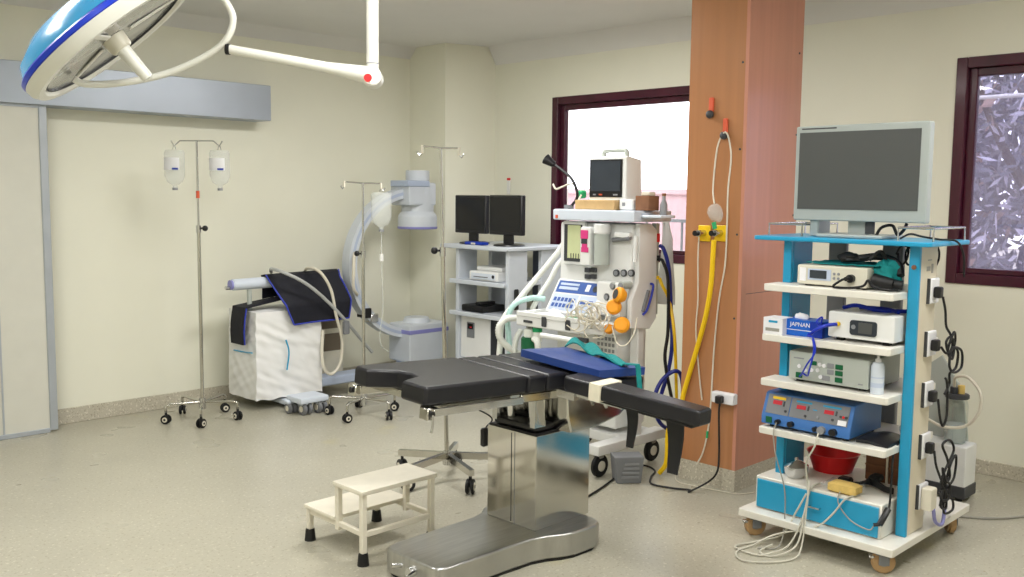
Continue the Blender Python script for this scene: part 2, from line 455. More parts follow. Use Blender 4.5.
# ================================================================== SURGICAL LAMP
d0 = 3.3
C0 = P(113, 38, d=d0)
nrm = (RT*.61-UP*.76+FW*.27).normalized()
zax = -nrm; xax = (RT*.78+UP*.62); xax = (xax-zax*xax.dot(zax)).normalized(); yax = zax.cross(xax)
ML = Matrix((xax, yax, zax)).transposed().to_4x4(); ML.translation = C0
lamp = thing('surgical_lamp', 'large blue-domed surgical lamp hanging from the ceiling on a white arm', 'surgical lamp', C0)
part('dome', MB(ML).m('lamp_blue').lathe([(.335, .04), (.31, .085), (.24, .125), (.12, .15), (0, .155)], n=48, cap=False), lamp, 'glossy light blue dome')
part('blue_rim', MB(ML).m('lamp_rim').lathe([(.33, .02), (.343, .025), (.343, .04), (.335, .046)], n=48, cap=False), lamp, 'deep blue rim band')
ring = MB(ML).m('lamp_white').lathe([(.30, -.02), (.325, -.02), (.34, .0), (.342, .022), (.30, .022), (.28, 0), (.30, -.02)], n=48)
part('rim', ring, lamp, 'white rim')
mb = MB(ML).m('lamp_glass').lathe([(0, .0), (.1, .002), (.2, .0), (.285, -.006), (.285, .02), (0, .02)], n=48)
mb.m('dark_grey').lathe([(.281, -.012), (.287, -.012), (.287, .0), (.281, .0), (.281, -.012)], n=48)
mb.m('lamp_white')
for k in range(3):
    a = k*2.0944+.5
    mb.bb(.07, .275, -.012, .012, -.007, 0, .003, 1, Matrix.Rotation(a, 4, 'Z'))
part('light_panel', mb, lamp, 'pale glass light panel')
mb = MB(ML).m('device_beige').lathe([(0, -.05), (.034, -.05), (.04, -.042), (.044, 0), (0, 0)], n=24)
hd = part('handle_socket', mb, lamp)
part('handle', MB(ML).m('lamp_white').lathe([(0, -.175), (.018, -.175), (.021, -.168), (.026, -.05), (0, -.05)], n=24), lamp, 'white sterile handle')
yk = [P(74, 79, d=3.36), P(86, 84, d=3.38), P(120, 83, d=3.42), P(165, 74, d=3.45), P(204, 57, d=3.45), P(226, 40, d=3.43), P(233, 18, d=3.42), P(222, -4, d=3.40), P(205, -22, d=3.36), P(188, -34, d=3.32)]
part('yoke', MB().m('lamp_white').tube(yk, .0125, n=12), lamp, 'curved white yoke')
A0 = P(228, 49, d=3.44); A1 = P(330, 68, d=3.46); A2 = P(372, 76, d=3.47)
mb = MB().m('lamp_white').cyl(A0, A1, .017, .02, n=20).cyl(A1, A2, .021, .034, n=20)
mb.m('black_rubber').cyl(P(226, 49, d=3.44), P(230, 49.3, d=3.44), .02, n=20)
part('arm', mb, lamp)
mb = MB().m('lamp_white'); top = V((A2.x, A2.y, ZC))
jo = A2+V((.012, .012, -.005))
top = V((jo.x, jo.y, ZC))
mb.cyl(jo+V((0, 0, .03)), top, .0225, n=24).cyl(top-V((0, 0, .05)), top, .09, n=32)
mb.m('mid_grey').cyl(jo+V((0, 0, .05)), jo+V((0, 0, .054)), .0235, n=24)
part('ceiling_pole', mb, lamp)
tow = -FW
mb = MB().m('lamp_white').cyl(jo-tow*.035, jo+tow*.035, .036, n=28, bev=.004)
jp = part('joint', mb, lamp)
part('joint_cap', MB().m('red').cyl(P(368, 78, d=3.42), P(368, 78, d=3.42)+tow*.006, .0145, n=20), jp, 'red joint cap')

# ================================================================== IV STANDS
def caster(mb, top, r=.032, yawdir=0.0, tyre='black_rubber', hub='cable_white'):
    """twin wheel caster hanging from `top` down to the floor"""
    ax = V((math.cos(yawdir), math.sin(yawdir), 0)); c = V((top[0], top[1], r))
    mb.m('black_plastic').cyl((top[0], top[1], r*1.2), top, .009, n=10)
    for sg in (-1, 1):
        mb.m(tyre).cyl(c+ax*sg*.006, c+ax*sg*.022, r, n=24, bev=.004)
        mb.m(hub).cyl(c+ax*sg*.022, c+ax*sg*.025, r*.55, n=20)
        mb.m(tyre).cyl(c+ax*sg*.025, c+ax*sg*.0265, r*.25, n=12)
    mb.m('black_plastic').bb(c.x-.012, c.x+.012, c.y-.012, c.y+.012, r*.9, r*1.9, .004, 1)
def iv_stand(label, hub, zt, zh, r, a0, hooks, style, bentz, rleg=.011, top=None, cr=.032, kside=1):
    t = thing('iv_stand', label, 'iv stand', (hub[0], hub[1], 0), 'drip stands on castor wheels')
    hx, hy = hub; tp = V((top[0], top[1], zt)) if top else V((hx, hy, zt))
    mid = V((hx, hy, zh)).lerp(tp, (bentz-zh)/(zt-zh))
    part('pole', MB().m('steel').cyl((hx, hy, zh-.02), mid, .0125, n=16), t)
    part('upper_rod', MB().m('chrome').cyl(mid, tp, .007, n=12), t)
    mb = MB().m('chrome').cyl(mid+V((0, 0, -.03)), mid+V((0, 0, .02)), .017, n=16)
    kd = RT.copy(); kd.z = 0; kd.normalize()
    kd = kd*kside; mb.m('black_plastic').cyl(mid+kd*.01, mid+kd*.045, .006, n=8).sphere(mid+kd*.045, .02, n=12)
    part('height_knob', mb, t)
    part('hub', MB().m('chrome').cyl((hx, hy, zh-.05), (hx, hy, zh+.03), .024, n=20, bev=.004), t)
    cd = V((RT.x, RT.y, 0)).normalized()
    if hooks == 'v':
        hl = .155; mb = MB().m('chrome')
        for sg in (-1, 1):
            e = tp+cd*sg*hl
            mb.tube([tp, tp+cd*sg*(hl-.04), e-V((0, 0, .035)), e+cd*sg*.02+V((0, 0, .0))], .0045, spline=False)
    else:
        hl = .10 if hooks == 's' else .13; mb = MB().m('chrome')
        for sg in (-1, 1):
            e = tp+cd*sg*hl+V((0, 0, .01 if sg < 0 else 0))
            mb.tube([tp, e, e-V((0, 0, .035)), e-V((0, 0, .05))+cd*sg*.015, e-V((0, 0, .03))+cd*sg*.026], .0055, spline=False)
            mb.m('cable_white').cyl(e-V((0, 0, .04)), e+V((0, 0, .005)), .009, n=10).m('chrome')
    part('hook_bar', mb, t)
    for k in range(5):
        a = a0+k*2*math.pi/5; dx, dy = math.cos(a), math.sin(a)
        mb = MB().m('steel')
        if style == 'round':
            mb.tube([(hx, hy, zh), (hx+dx*r*.9, hy+dy*r*.9, zh+.008), (hx+dx*r, hy+dy*r, zh-.005), (hx+dx*r, hy+dy*r, zh-.045)], rleg, spline=False, n=10)
        else:
            M = Matrix.Translation((hx, hy, zh)) @ Matrix.Rotation(a, 4, 'Z')
            mb.prism([(.015, -.014), (.015, .022), (r+.02, .0), (r+.02, -.034), (r-.02, -.034)], -.014, .014, M, axis='y')
        lg = part('leg', mb, t)
        mb = MB(); caster(mb, (hx+dx*r, hy+dy*r, zh-.03), cr, a+.9)
        part('caster', mb, lg)
    return t, tp, cd
iv1, tp1, cd = iv_stand('steel drip stand with two fluid bottles standing by the left wall', (3.06, 6.16), 1.942, .125, .25, 2.95, 'v', 'round', 1.345, .009)
iv2, tp2, _ = iv_stand('steel drip stand with one drip bag behind the leg end of the operating table', (3.975, 5.51), 1.668, .125, .25, 2.35, 'h', 'round', 1.17, .010, kside=-1)
iv3, tp3, _ = iv_stand('tall empty drip stand on flat steel legs directly behind the operating table', (3.40, 3.93), 1.845, .135, .29, 4.45, 's', 'flat', 1.29, top=(3.348, 3.93), cr=.04, kside=-1)
def bottle(label, hang, w=.062, h=.22, lab=True, drip=None):
    c = V(hang); t = thing('infusion_bottle', label, 'infusion bottle', c-V((0, 0, h+.08)), 'fluid bottles on the drip stands')
    z = lambda k: -k*h
    Q = Matrix.Translation(c) @ Matrix.Rotation(yaw, 4, 'Z')
    mb = MB(Q).m('clear_soft').lathe([(.0, -.03), (w*.9, -.035), (w, -.055), (w, -h*.72-.03), (w*.75, -h*.9-.03), (.016, -h-.03), (.016, -h-.045), (0, -h-.045)], n=24, sx=.62, sy=1)
    bd = part('body', mb, t)
    part('cap', MB(Q).m('mid_grey').cyl((0, 0, -h-.062), (0, 0, -h-.045), .018, n=14), t)
    part('hanger_loop', MB(Q).m('chrome').tube([(0, -.012, -.03), (0, 0, .004), (0, .012, -.03)], .003, n=6), t)
    if lab:
        mb = MB(Q).m('label_white')
        def f(u, v, r=w*1.03):
            a = math.pi/2+.35 + u*1.9; return (r*math.cos(a)*.62, r*math.sin(a), -.085-v*.085)
        mb.sheet(f, 8, 1, 0)
        mb.m('deep_blue').sheet(lambda u, v: f(.62+u*.3, .82+v*.16+(1-u)*-.0, w*1.05), 3, 1, 0)
        part('paper_label', mb, bd, 'white label with blue marks')
    if drip:
        mb = MB().m('clear_soft').tube([c+V((0, 0, -h-.06)), c+V((0, 0, -h-.2)), c+V((.0, .0, -h-.22))], .0035)
        mb.m('white_paint').cyl(c+V((0, 0, -h-.22)), c+V((0, 0, -h-.27)), .016, n=12)
        mb.m('clear_soft').tube([c+V((0, 0, -h-.27)), c+V((.01, 0, -h-.6)), c+V((0, 0.02, -h-.85)), c+V((.1, .04, -1.2))], .0035)
        part('drip_line', mb, t)
    return t
e = .155
bottle('clear fluid bottle, the left of two hanging on the wall drip stand', tp1-cd*e-V((0, 0, .03)), .07, .245)
bottle('clear fluid bottle, the right of two hanging on the wall drip stand', tp1+cd*e-V((0, 0, .03)), .07, .245)
bottle('milky drip bag with a hanging line beside the curved scanner arm', tp2+cd*.13-V((0, 0, .03)), .072, .25, False, True)
mb = MB().m('orange_clip').cyl(tp1-V((0, 0, .34)), tp1-V((0, 0, .39)), .012, n=12)
part('clip', mb, iv1, 'orange clip')

# ================================================================== MOBILE X-RAY C-ARM
xr = thing('x_ray_machine', 'pale grey mobile C-shaped X-ray machine in the far left corner', 'x-ray machine', (4.2, 6.3, 0))
AC, ARX, ARZ, AY = (4.95, 1.02), .61, .585, 6.2
mb = MB().m('xray_grey')
vs = []; fs = []; K = 40
for i in range(K+1):
    a = math.radians(88+184*i/K)
    for (dr_, dy) in ((.038, -.05), (.038, .05), (-.038, .05), (-.038, -.05)):
        vs.append((AC[0]+(ARX+dr_)*math.cos(a), AY+dy, AC[1]+(ARZ+dr_)*math.sin(a)))
for i in range(K):
    for j in range(4): fs.append((i*4+j, i*4+(j+1) % 4, i*4+4+(j+1) % 4, i*4+4+j))
fs += [(3, 2, 1, 0), tuple(K*4+j for j in range(4))]
mb.add(vs, fs)
vs = []; fs2 = []
mb.m('xray_blue')
for i in range(K+1):
    a = math.radians(92+176*i/K)
    for dr_ in (-.012, .012): vs.append((AC[0]+(ARX+dr_)*math.cos(a), AY-.0515, AC[1]+(ARZ+dr_)*math.sin(a)))
for i in range(K): fs2.append((i*2, i*2+1, i*2+3, i*2+2))
mb.add(vs, fs2)
arc = part('c_arc', mb, xr, 'pale grey curved arm')
part('grab_rail', MB().m('cable_white').tube([(4.37, 6.14, 1.13), (4.31, 6.09, 1.12), (4.295, 6.08, 1.0), (4.30, 6.09, .86), (4.37, 6.14, .80)], .013), arc, 'white grab rail')
ax_ = 5.03
mb = MB().m('xray_grey')
mb.lathe([(.0, 1.79), (.095, 1.79), (.1, 1.78), (.1, 1.69), (.0, 1.69)], (ax_, AY, 0), n=32)
mb.bb(ax_-.19, ax_+.1, AY-.13, AY+.13, 1.50, 1.69, .02, 2)
mb.lathe([(.0, 1.69), (.13, 1.69), (.135, 1.66), (.135, 1.45), (.16, 1.42), (.165, 1.40), (.165, 1.325), (0, 1.325)], (ax_, AY, 0), n=36)
mb.m('xray_blue').bb(ax_-.21, ax_+.02, AY-.14, AY+.1, 1.655, 1.705, .006, 1)
det = part('image_detector', mb, xr, 'stacked grey detector drum with violet edge')
part('edge_ring', MB().m('violet').lathe([(.0, 1.305), (.163, 1.305), (.168, 1.312), (.168, 1.325), (0, 1.325)], (ax_, AY, 0), n=36), det, 'violet ring')
mb = MB().m('xray_grey').bb(4.82, 5.24, AY-.16, AY+.13, .20, .52, .02, 2).cyl((5.02, AY, .52), (5.02, AY, .56), .12, .1, n=24)
ts = part('tube_housing', mb, xr, 'boxy grey tube housing with violet stripe')
part('stripe', MB().m('violet').bb(4.818, 5.242, AY-.162, AY+.132, .44, .475, .003, 1), ts)
mb = MB().m('chrome').bb(4.50, 4.58, AY-.065, AY+.065, .56, .63, .01, 1).m('black_rubber').bb(4.45, 4.51, AY-.062, AY+.062, .60, .68, .005, 1)
part('arc_clamp', mb, arc)
mb = MB().m('device_beige').bb(4.05, 4.36, 6.32, 6.62, .1, .72, .015, 2)
bdy = part('body', mb, xr)
mb = MB().m('slot_brown').bb(4.08, 4.33, 6.312, 6.32, .52, .66, .004, 1).bb(4.08, 4.33, 6.312, 6.32, .34, .48, .004, 1)
part('drawer_front', mb, bdy)
part('beam', MB().m('xray_blue').bb(3.95, 4.95, 6.14, 6.30, .10, .17, .01, 1).bb(4.70, 4.95, AY-.1, AY+.1, .0, .10, .01, 1).bb(4.85, 5.0, AY-.06, AY+.06, .17, .2), xr)
mb = MB().m('cool_white').bb(3.60, 3.84, 5.75, 5.95, .088, .132, .012, 2).bb(3.66, 3.78, 5.93, 6.3, .03, .065).bb(3.66, 3.78, 5.92, 5.96, .03, .12)
bs = part('base_foot', mb, xr)
for (cx, cy, r) in ((3.67, 5.80, .046), (3.79, 5.79, .046), (3.62, 5.91, .04)):
    mb = MB().m('plastic_grey')
    for sg in (-1, 1): mb.cyl((cx+sg*.008, cy, r), (cx+sg*.036, cy, r), r, n=24, bev=.005)
    mb.m('cable_white')
    for sg in (-1, 1): mb.cyl((cx+sg*.036, cy, r), (cx+sg*.039, cy, r), r*.5, n=16)
    mb.m('cool_white').bb(cx-.045, cx+.045, cy-.02, cy+.03, .07, .1, .008, 1)
    part('wheel', mb, bs)
# bar that carries the aprons
mb = MB().m('cool_white').cyl((3.36, 6.27, .925), (4.26, 6.27, .935), .042, n=24, bev=.006)
hb = part('support_bar', mb, xr, 'pale horizontal bar')
part('bar_end', MB().m('violet').cyl((3.345, 6.27, .925), (3.36, 6.27, .925), .036, n=20).m('chrome').cyl((3.31, 6.27, .905), (3.345, 6.27, .905), .014, n=12), hb, 'violet bar end')
mb = MB().m('device_grey').cyl((3.75, 6.35, .1), (3.75, 6.35, .72), .06, n=16).cyl((3.9, 6.27, .72), (3.9, 6.27, .92), .04, n=16).cyl((3.5, 6.27, .72), (3.5, 6.27, .9), .018, n=12)
mb.bb(3.50, 3.98, 6.16, 6.46, .085, .70)
part('column', mb, xr)
# white dust cover
def cover_fn():
    x0, x1, y0, y1, z0, z1 = 3.455, 4.02, 6.11, 6.52, .075, .725
    per = []
    n1, n2 = 48, 34
    for i in range(n1): per.append((x0+(x1-x0)*i/n1, y0))
    for i in range(n2): per.append((x1, y0+(y1-y0)*i/n2))
    for i in range(n1): per.append((x1-(x1-x0)*i/n1, y1))
    for i in range(n2): per.append((x0, y1-(y1-y0)*i/n2))
    cx, cy = (x0+x1)/2, (y0+y1)/2
    bm = bmesh.new(); rows = []
    H = 44
    for j in range(H+1):
        t = j/H; row = []
        z = z1-(z1-z0)*t; sp = 1-.03*(1-t)
        for (x, y) in per:
            px, py = cx+(x-cx)*sp, cy+(y-cy)*sp
            dgn = noise.noise(V((px*3+z*3.2, py*3, z*1.2-px*1.5)))*.016+noise.noise(V(((px+py-z*.55)*4, (z+(px+py)*.45)*21, 3)))*.015+noise.noise(V(((px-py+z*.8)*15, (z-px*.8)*4, 9)))*.010
            k = min(1, t*4+.1)
            nx, ny = (0, -1) if y == y0 else (1, 0) if x == x1 else (0, 1) if y == y1 else (-1, 0)
            row.append(bm.verts.new((px+nx*dgn*k*.8, py+ny*dgn*k*.8, z+(.006*math.sin(px*40) if j == H else 0))))
        rows.append(row)
    n = len(per)
    for j in range(H):
        for i in range(n): bm.faces.new((rows[j][i], rows[j+1][i], rows[j+1][(i+1) % n], rows[j][(i+1) % n]))
    ctr = bm.verts.new((cx, cy, z1+.015))
    for i in range(n): bm.faces.new((ctr, rows[0][i], rows[0][(i+1) % n]))
    bmesh.ops.recalc_face_normals(bm, faces=bm.faces[:])
    return bm
mb = MB().m('sheet_white').bmadd(cover_fn())
dc = single('dust_cover', mb, 'wrinkled white fabric cover over the boxy machine under the black apron', 'dust cover', V((3.74, 6.31, .075)))
part('blue_mark', MB().m('turquoise').tube([P(286, 340, y=6.082), P(289, 352, y=6.080), P(287, 370, y=6.082)], .006, n=6).tube([P(234, 350, x=3.44), P(244, 352, x=3.445), P(252, 353, y=6.09)], .006, n=6), dc, 'pale blue pen mark')
# lead apron over the bar
def apron(u, v):
    # u along the bar, v from back edge over the bar to the front hem
    if v < .22:
        t = v/.22; x = 3.64+u*.62; y = 6.335-.01*t; z = .80+.17*t+.01*math.sin(u*9)
    elif v < .34:
        t = (v-.22)/.12; a = math.pi*t; x = 3.62+u*.64; y = 6.27+.06*math.cos(a); z = .955+.035*math.sin(a)+.012*u
    else:
        t = (v-.34)/.66; lx = 3.62+.10*t+.03*t*t; rx = 4.24+.02*math.sin(t*3)
        x = lx+(rx-lx)*u; y = 6.205-.125*min(1, t*1.8)-.01*math.sin(u*7+t*2); z = .955-t*(.335-.01*u)
    return (x, y, z)
ap = single('lead_apron', MB().m('navy_fabric').sheet(apron, 20, 28, .012), 'large black lead apron with blue piping draped over the bar above the white cover', 'lead apron')
edge = [apron(u, 1) for u in [k/12 for k in range(13)]]
edge2 = [apron(0, v) for v in [.3+.7*k/12 for k in range(13)]]
edge3 = [apron(1, v) for v in [.3+.7*k/12 for k in range(13)]]
mb = MB().m('trim_blue')
for e_ in (edge, edge2, edge3): mb.tube([V(p)+V((0, -.004, 0)) for p in e_], .006, n=6, sub=2)
part('piping', mb, ap, 'blue piping')
# small black garment hanging on the left edge
def garm(u, v):
    y = 6.16+u*.24
    if v < .45:
        t = v/.45; x = 3.74-t*.28; z = .80-.045*t+.015*math.sin(u*6)*(1-t); y = 6.20+u*.16-(1-t)*.02
        return (x, y, z)
    t = (v-.45)/.55
    return (3.425-.012*math.sin(t*3), 6.18+u*(.18)+.03*t, .755-.27*t)
g2 = single('thyroid_collar', MB().m('navy_fabric').sheet(garm, 8, 24, .014), 'narrow black padded strip hanging over the left edge of the white cover', 'protective collar')
part('piping', MB().m('trim_blue').tube([garm(0, .45+.55*k/8) for k in range(9)], .006, n=6, sub=2), g2, 'blue piping')
# grey cables slung over the apron
c1 = [P(262, 271, y=6.10), P(285, 273, y=6.05), P(305, 283, y=6.02), P(325, 299, y=6.02), P(345, 320, y=6.04), P(360, 338, y=6.12), P(372, 352, y=6.15)]
c1[0] = V((3.70, 6.30, 1.0)); c1.insert(1, P(272, 269, y=6.2))
single('machine_cable', MB().m('hose_grey').tube(c1, .013), 'thick grey cable running diagonally down across the black apron', 'cable')
c2 = [V((4.0, 6.33, .97)), P(308, 268, y=6.2), P(320, 272, y=6.06), P(331, 290, y=6.03), P(336, 315, y=6.03), P(342, 340, y=6.05), P(340, 364, y=6.06), P(331, 374, y=6.06), P(324, 368, y=6.06), P(322, 352, y=6.08), P(323, 330, y=6.1)]
hc = single('hand_switch_cable', MB().m('cable_white').tube(c2, .012), 'pale looped cable with a grey hand switch hanging beside the white cover', 'cable')
part('hand_switch', MB().m('plastic_grey').bb(4.145, 4.195, 5.99, 6.025, .515, .62, .01, 2), hc, 'grey hand switch')

# ================================================================== COMPUTER CART
pc = thing('computer_cart', 'pale grey computer trolley with open shelves between corner and window', 'computer cart', (5.3, 5.45, 0))
part('top_board', MB().m('pc_grey').bb(4.965, 5.66, 5.05, 5.835, 1.168, 1.2, .006, 1), pc)
for sgn, y in ((1, 5.09), (2, 5.66)):
    mb = MB().m('pc_grey').bb(5.0, 5.20, y-.02, y+.02, .09, 1.168, .004, 1).bb(5.36, 5.6, y-.02, y+.02, .09, 1.168, .004, 1).bb(5.2, 5.36, y-.02, y+.02, .09, .25).bb(5.2, 5.36, y-.015, y+.015, .9, .93)
    part('side_upright', mb, pc)
for z in (.925, .67):
    part('shelf', MB().m('pc_grey').bb(4.98, 5.55, 5.11, 5.70 if False else 5.64, z-.035, z, .005, 1).bb(4.965, 5.0, 5.09, 5.72, z-.035, z, .005, 1), pc)
part('bottom_shelf', MB().m('pc_grey').bb(4.97, 5.62, 5.07, 5.70, .09, .13, .005, 1).bb(5.0, 5.5, 5.11, 5.64, .26, .29, .004, 1), pc)
part('back_panel', MB().m('pc_dark').bb(5.56, 5.58, 5.11, 5.36, .3, 1.16), pc)
for x in (5.03, 5.55):
    for y in (5.12, 5.66):
        mb = MB(); caster(mb, (x, y, .09), .035, .4); part('caster', mb, pc)
mb = MB().m('black_plastic').bb(5.05, 5.10, 5.055, 5.07, .72, .88, .008, 1)
part('handset_holder', mb, pc, 'black holder on the side')
def monitor(label, c0, c1, xf, zb):
    y0, y1 = c1.y, c0.y; z0, z1 = c1.z, c0.z; yc = (y0+y1)/2
    t = thing('computer_monitor', label, 'monitor', (xf+.03, yc, zb), 'twin black monitors')
    part('casing', MB().m('black_plastic').bb(xf, xf+.045, y0, y1, z0, z1, .006, 1), t)
    part('screen', MB().m('screen_black').bb(xf-.002, xf, y0+.02, y1-.02, z0+.025, z1-.02), t)
    part('stand', MB().m('black_plastic').bb(xf+.03, xf+.055, yc-.05, yc+.05, zb+.012, z0+.08, .004, 1).lathe([(0, zb+.02), (.09, zb+.018), (.12, zb+.012), (.125, zb+.001), (0, zb+.001)], (xf+.05, yc, 0), n=28), t)
    return t
monitor('black flat monitor, left one of the pair on the grey computer trolley', P(455, 195, x=5.13), P(485.5, 234, x=5.13), 5.13, 1.2)
monitor('black flat monitor, right one of the pair on the grey computer trolley', P(489, 195, x=5.11), P(521.5, 236, x=5.11), 5.11, 1.2)
mb = MB().m('deep_blue').bb(5.02, 5.10, 5.40, 5.60, 1.2005, 1.225, .006, 1).m('cable_white').bb(5.018, 5.02, 5.47, 5.52, 1.205, 1.22)
single('cable_adapter', mb, 'small dark blue box lying between the two black monitors', 'adapter')
pr = thing('video_printer', 'white video printer on the upper shelf of the computer trolley', 'printer', (5.2, 5.38, .926))
part('casing', MB().m('device_white').bb(5.0, 5.34, 5.19, 5.52, .926, 1.0, .012, 2).bb(5.06, 5.34, 5.21, 5.50, 1.0, 1.035, .012, 2), pr)
part('front_panel', MB().m('cool_white').bb(4.996, 5.0, 5.22, 5.49, .94, .985).m('black_plastic').cyl((4.994, 5.24, .965), (5.0, 5.24, .965), .014, n=16).m('dark_grey').bb(4.993, 4.997, 5.3, 5.46, .955, .96), pr)
mb = MB().m('black_plastic').bb(5.0, 5.25, 5.36, 5.61, .671, .725, .012, 2).bb(5.03, 5.2, 5.42, 5.48, .725, .75, .006, 1)
single('black_recorder', mb, 'low black electronic box on the middle shelf of the computer trolley', 'electronic device')
up = thing('power_backup_unit', 'white upright power backup unit with small display at the trolley bottom', 'power backup', (5.2, 5.45, .29))
part('casing', MB().m('dark_grey').bb(5.04, 5.45, 5.305, 5.636, .291, .63, .006, 1), up)
part('front_panel', MB().m('device_white').bb(5.02, 5.04, 5.30, 5.637, .291, .632, .006, 1), up, 'white front panel')
part('display', MB().m('plastic_grey').bb(5.015, 5.02, 5.47, 5.56, .46, .585, .003, 1).m('screen_black').bb(5.013, 5.015, 5.485, 5.545, .53, .575).m('led_red').bb(5.012, 5.013, 5.50, 5.52, .54, .55), up)
a = P(509, 194, x=XW); b_ = P(509, 178, x=XW)
mb = MB().m('white_paint').bb(XW-.012, XW, a.y-.02, a.y+.02, a.z, b_.z-.02, .004, 1).m('red').bb(XW-.012, XW, a.y-.02, a.y+.02, b_.z-.02, b_.z, .004, 1)
single('wall_thermometer', mb, 'tiny white wall thermometer with red tip above the right monitor', 'thermometer')

# ================================================================== ANAESTHESIA MACHINE (front looks towards -x)
an = thing('anaesthesia_machine', 'white anaesthesia machine with tray, screen and gauges behind the operating table', 'anaesthesia machine', (4.35, 3.66, 0))
mb = MB().m('device_white').bb(4.32, 4.50, 3.37, 3.935, .95, 1.44, .02, 2)
bd = part('upper_body', mb, an)
mb = MB().m('device_white').prism([(4.28, .84), (4.28, 1.0), (4.34, 1.1), (4.34, 1.44), (4.45, 1.44), (4.51, 1.4), (4.52, .88), (4.46, .82)], 3.335, 3.37, axis='y', bev=.008)
part('side_panel', mb, an, 'white curved side panel')
part('side_handle', MB().m('trim_blue').tube([(4.44, 3.325, 1.09), (4.455, 3.315, 1.08), (4.44, 3.315, 1.02), (4.40, 3.315, .94), (4.38, 3.33, .91)], .007).m('plastic_grey').tube([(4.43, 3.332, 1.05), (4.40, 3.331, .98), (4.38, 3.331, .93)], .012), an, 'blue and grey handle')
part('lower_cabinet', MB().m('device_white').bb(4.30, 4.58, 3.45, 3.93, .22, .95, .012, 2), an)
mb = MB().m('device_white').bb(4.38, 4.44, 3.36, 3.42, .18, .95, .006, 1)
part('upright', mb, an)
part('foot_beam', MB().m('device_white').bb(4.02, 4.66, 3.34, 3.43, .13, .19, .01, 2), an)
part('foot_beam', MB().m('device_white').bb(4.02, 4.66, 3.87, 3.95, .13, .19, .01, 2), an)
part('cross_beam', MB().m('device_white').bb(4.3, 4.6, 3.42, 3.88, .13, .19, .01, 2), an)
for (x, y) in ((4.07, 3.385), (4.56, 3.385), (4.07, 3.91), (4.56, 3.91)):
    mb = MB().m('black_rubber').cyl((x, y-.025, .065), (x, y+.005, .065), .065, n=28, bev=.006).m('cable_white').cyl((x, y-.029, .065), (x, y-.025, .065), .03, n=20)
    mb.m('cable_grey').bb(x-.02, x+.02, y-.03, y+.02, .11, .135, .005, 1)
    part('wheel', mb, an)
# vents
mb = MB().m('mid_grey')
for i in range(9):
    for j in range(5): mb.bb(4.297, 4.30, 3.47+j*.028, 3.487+j*.028, .5+i*.035, .52+i*.035)
part('vent_panel', mb, an)
# worktop tray
mb = MB().m('device_white').prism([(3.52, .0), (4.02, .0), (4.04, .02), (4.04, .30), (3.36, .30), (3.36, .10)], .79, .80, axis='z') if False else MB().m('device_white')
TR = [(4.08, 4.065), (4.08, 3.56), (4.17, 3.40), (4.33, 3.40), (4.33, 4.065)]
mb.prism(TR, .80, .865, bev=.01)
mb.bb(4.075, 4.095, 3.57, 4.065, .86, .89, .004, 1).bb(4.08, 4.33, 4.05, 4.07, .86, .885, .004, 1)
tray = part('tray', mb, an, 'white work tray')
mb = MB().m('dark_grey')
for y, wd in ((3.83, .02), (3.64, .02)):
    mb.bb(4.07, 4.08, y-wd, y+wd, .815, .875, .004, 1)
mb.bb(4.073, 4.079, 3.93, 4.0, .825, .84)
part('socket_strip', mb, tray, 'dark sockets')
part('tray_handle', MB().m('device_white').cyl((4.06, 3.84, .765), (4.06, 3.55, .765), .016, n=16, bev=.004).m('dark_grey').bb(4.06, 4.08, 3.48, 3.56, .76, .785), tray)
# slanted control panel
Mc = Matrix(((0, .55, -.84, 4.235), (-1, 0, 0, 3.735), (0, .84, .55, .98), (0, 0, 0, 1)))   # local x right, y up the slope, z out
mb = MB(Mc).m('device_white').bb(-.19, .20, -.10, .13, -.05, 0, .008, 2)
cp = part('control_panel', mb, an)
mb = MB(Mc).m('panel_blue').bb(-.17, .175, .035, .115, 0, .002).m('panel_pale').bb(-.15, .0, .055, .075, .002, .004).bb(-.15, .0, .085, .1, .002, .004).m('panel_pale').bb(-.17, .03, -.085, .025, 0, .002).bb(.045, .175, -.085, .025, 0, .002)
mb.m('panel_blue')
for i in range(6):
    for j in range(2): mb.bb(-.155+i*.03, -.135+i*.03, -.065+j*.04, -.04+j*.04, .002, .004)
for i in range(2): mb.bb(.06+i*.055, .1+i*.055, -.03, -.005, .002, .004)
mb.m('label_white').bb(.06, .09, .055, .1, .002, .004).m('dark_grey').cyl((.135, .075, .002), (.135, .075, .006), .02, n=16)
part('key_pad', mb, cp, 'blue and pale key pads')
# gauges panel
for (px, py) in ((617, 273), (624.5, 273), (632, 273)):
    p = P(px, py, x=4.318); mb = MB(); mb.m('dark_grey').cyl(p, p+V((-.012, 0, 0)), .021, n=20).m('mid_grey').cyl(p+V((-.012, 0, 0)), p+V((-.014, 0, 0)), .015, n=20)
    part('gauge', mb, bd)
for (px, py) in ((612.5, 286), (621, 285.5), (606.5, 297), (613, 312)):
    p = P(px, py, x=4.24); mb = MB(); mb.m('device_grey').cyl(p+V((.08, 0, 0)), p, .022, n=20).m('mid_grey').cyl(p, p+V((-.008, 0, 0)), .016, n=16)
    part('valve_knob', mb, an)
mb = MB().m('device_white').bb(4.24, 4.32, 3.38, 3.57, .9, 1.1, .015, 2)
part('valve_block', mb, an)
a, b_ = P(566, 224, x=4.30), P(583, 262, x=4.30)
mb = MB().m('device_white').bb(4.29, 4.32, b_.y-.015, a.y+.012, b_.z-.02, a.z+.02, .006, 1).m('dark_grey').bb(4.286, 4.29, b_.y+.0, a.y, b_.z+.0, a.z)
mb.m('lcd_yellow').bb(4.283, 4.286, b_.y+.012, a.y-.03, b_.z+.02, a.z-.005)
mb.m('dark_grey')
for k in range(4): mb.bb(4.28, 4.283, b_.y+.02+k*.02, b_.y+.024+k*.02, b_.z+.02, b_.z+.05)
part('flow_screen', mb, bd, 'pale yellow-green flow tubes')
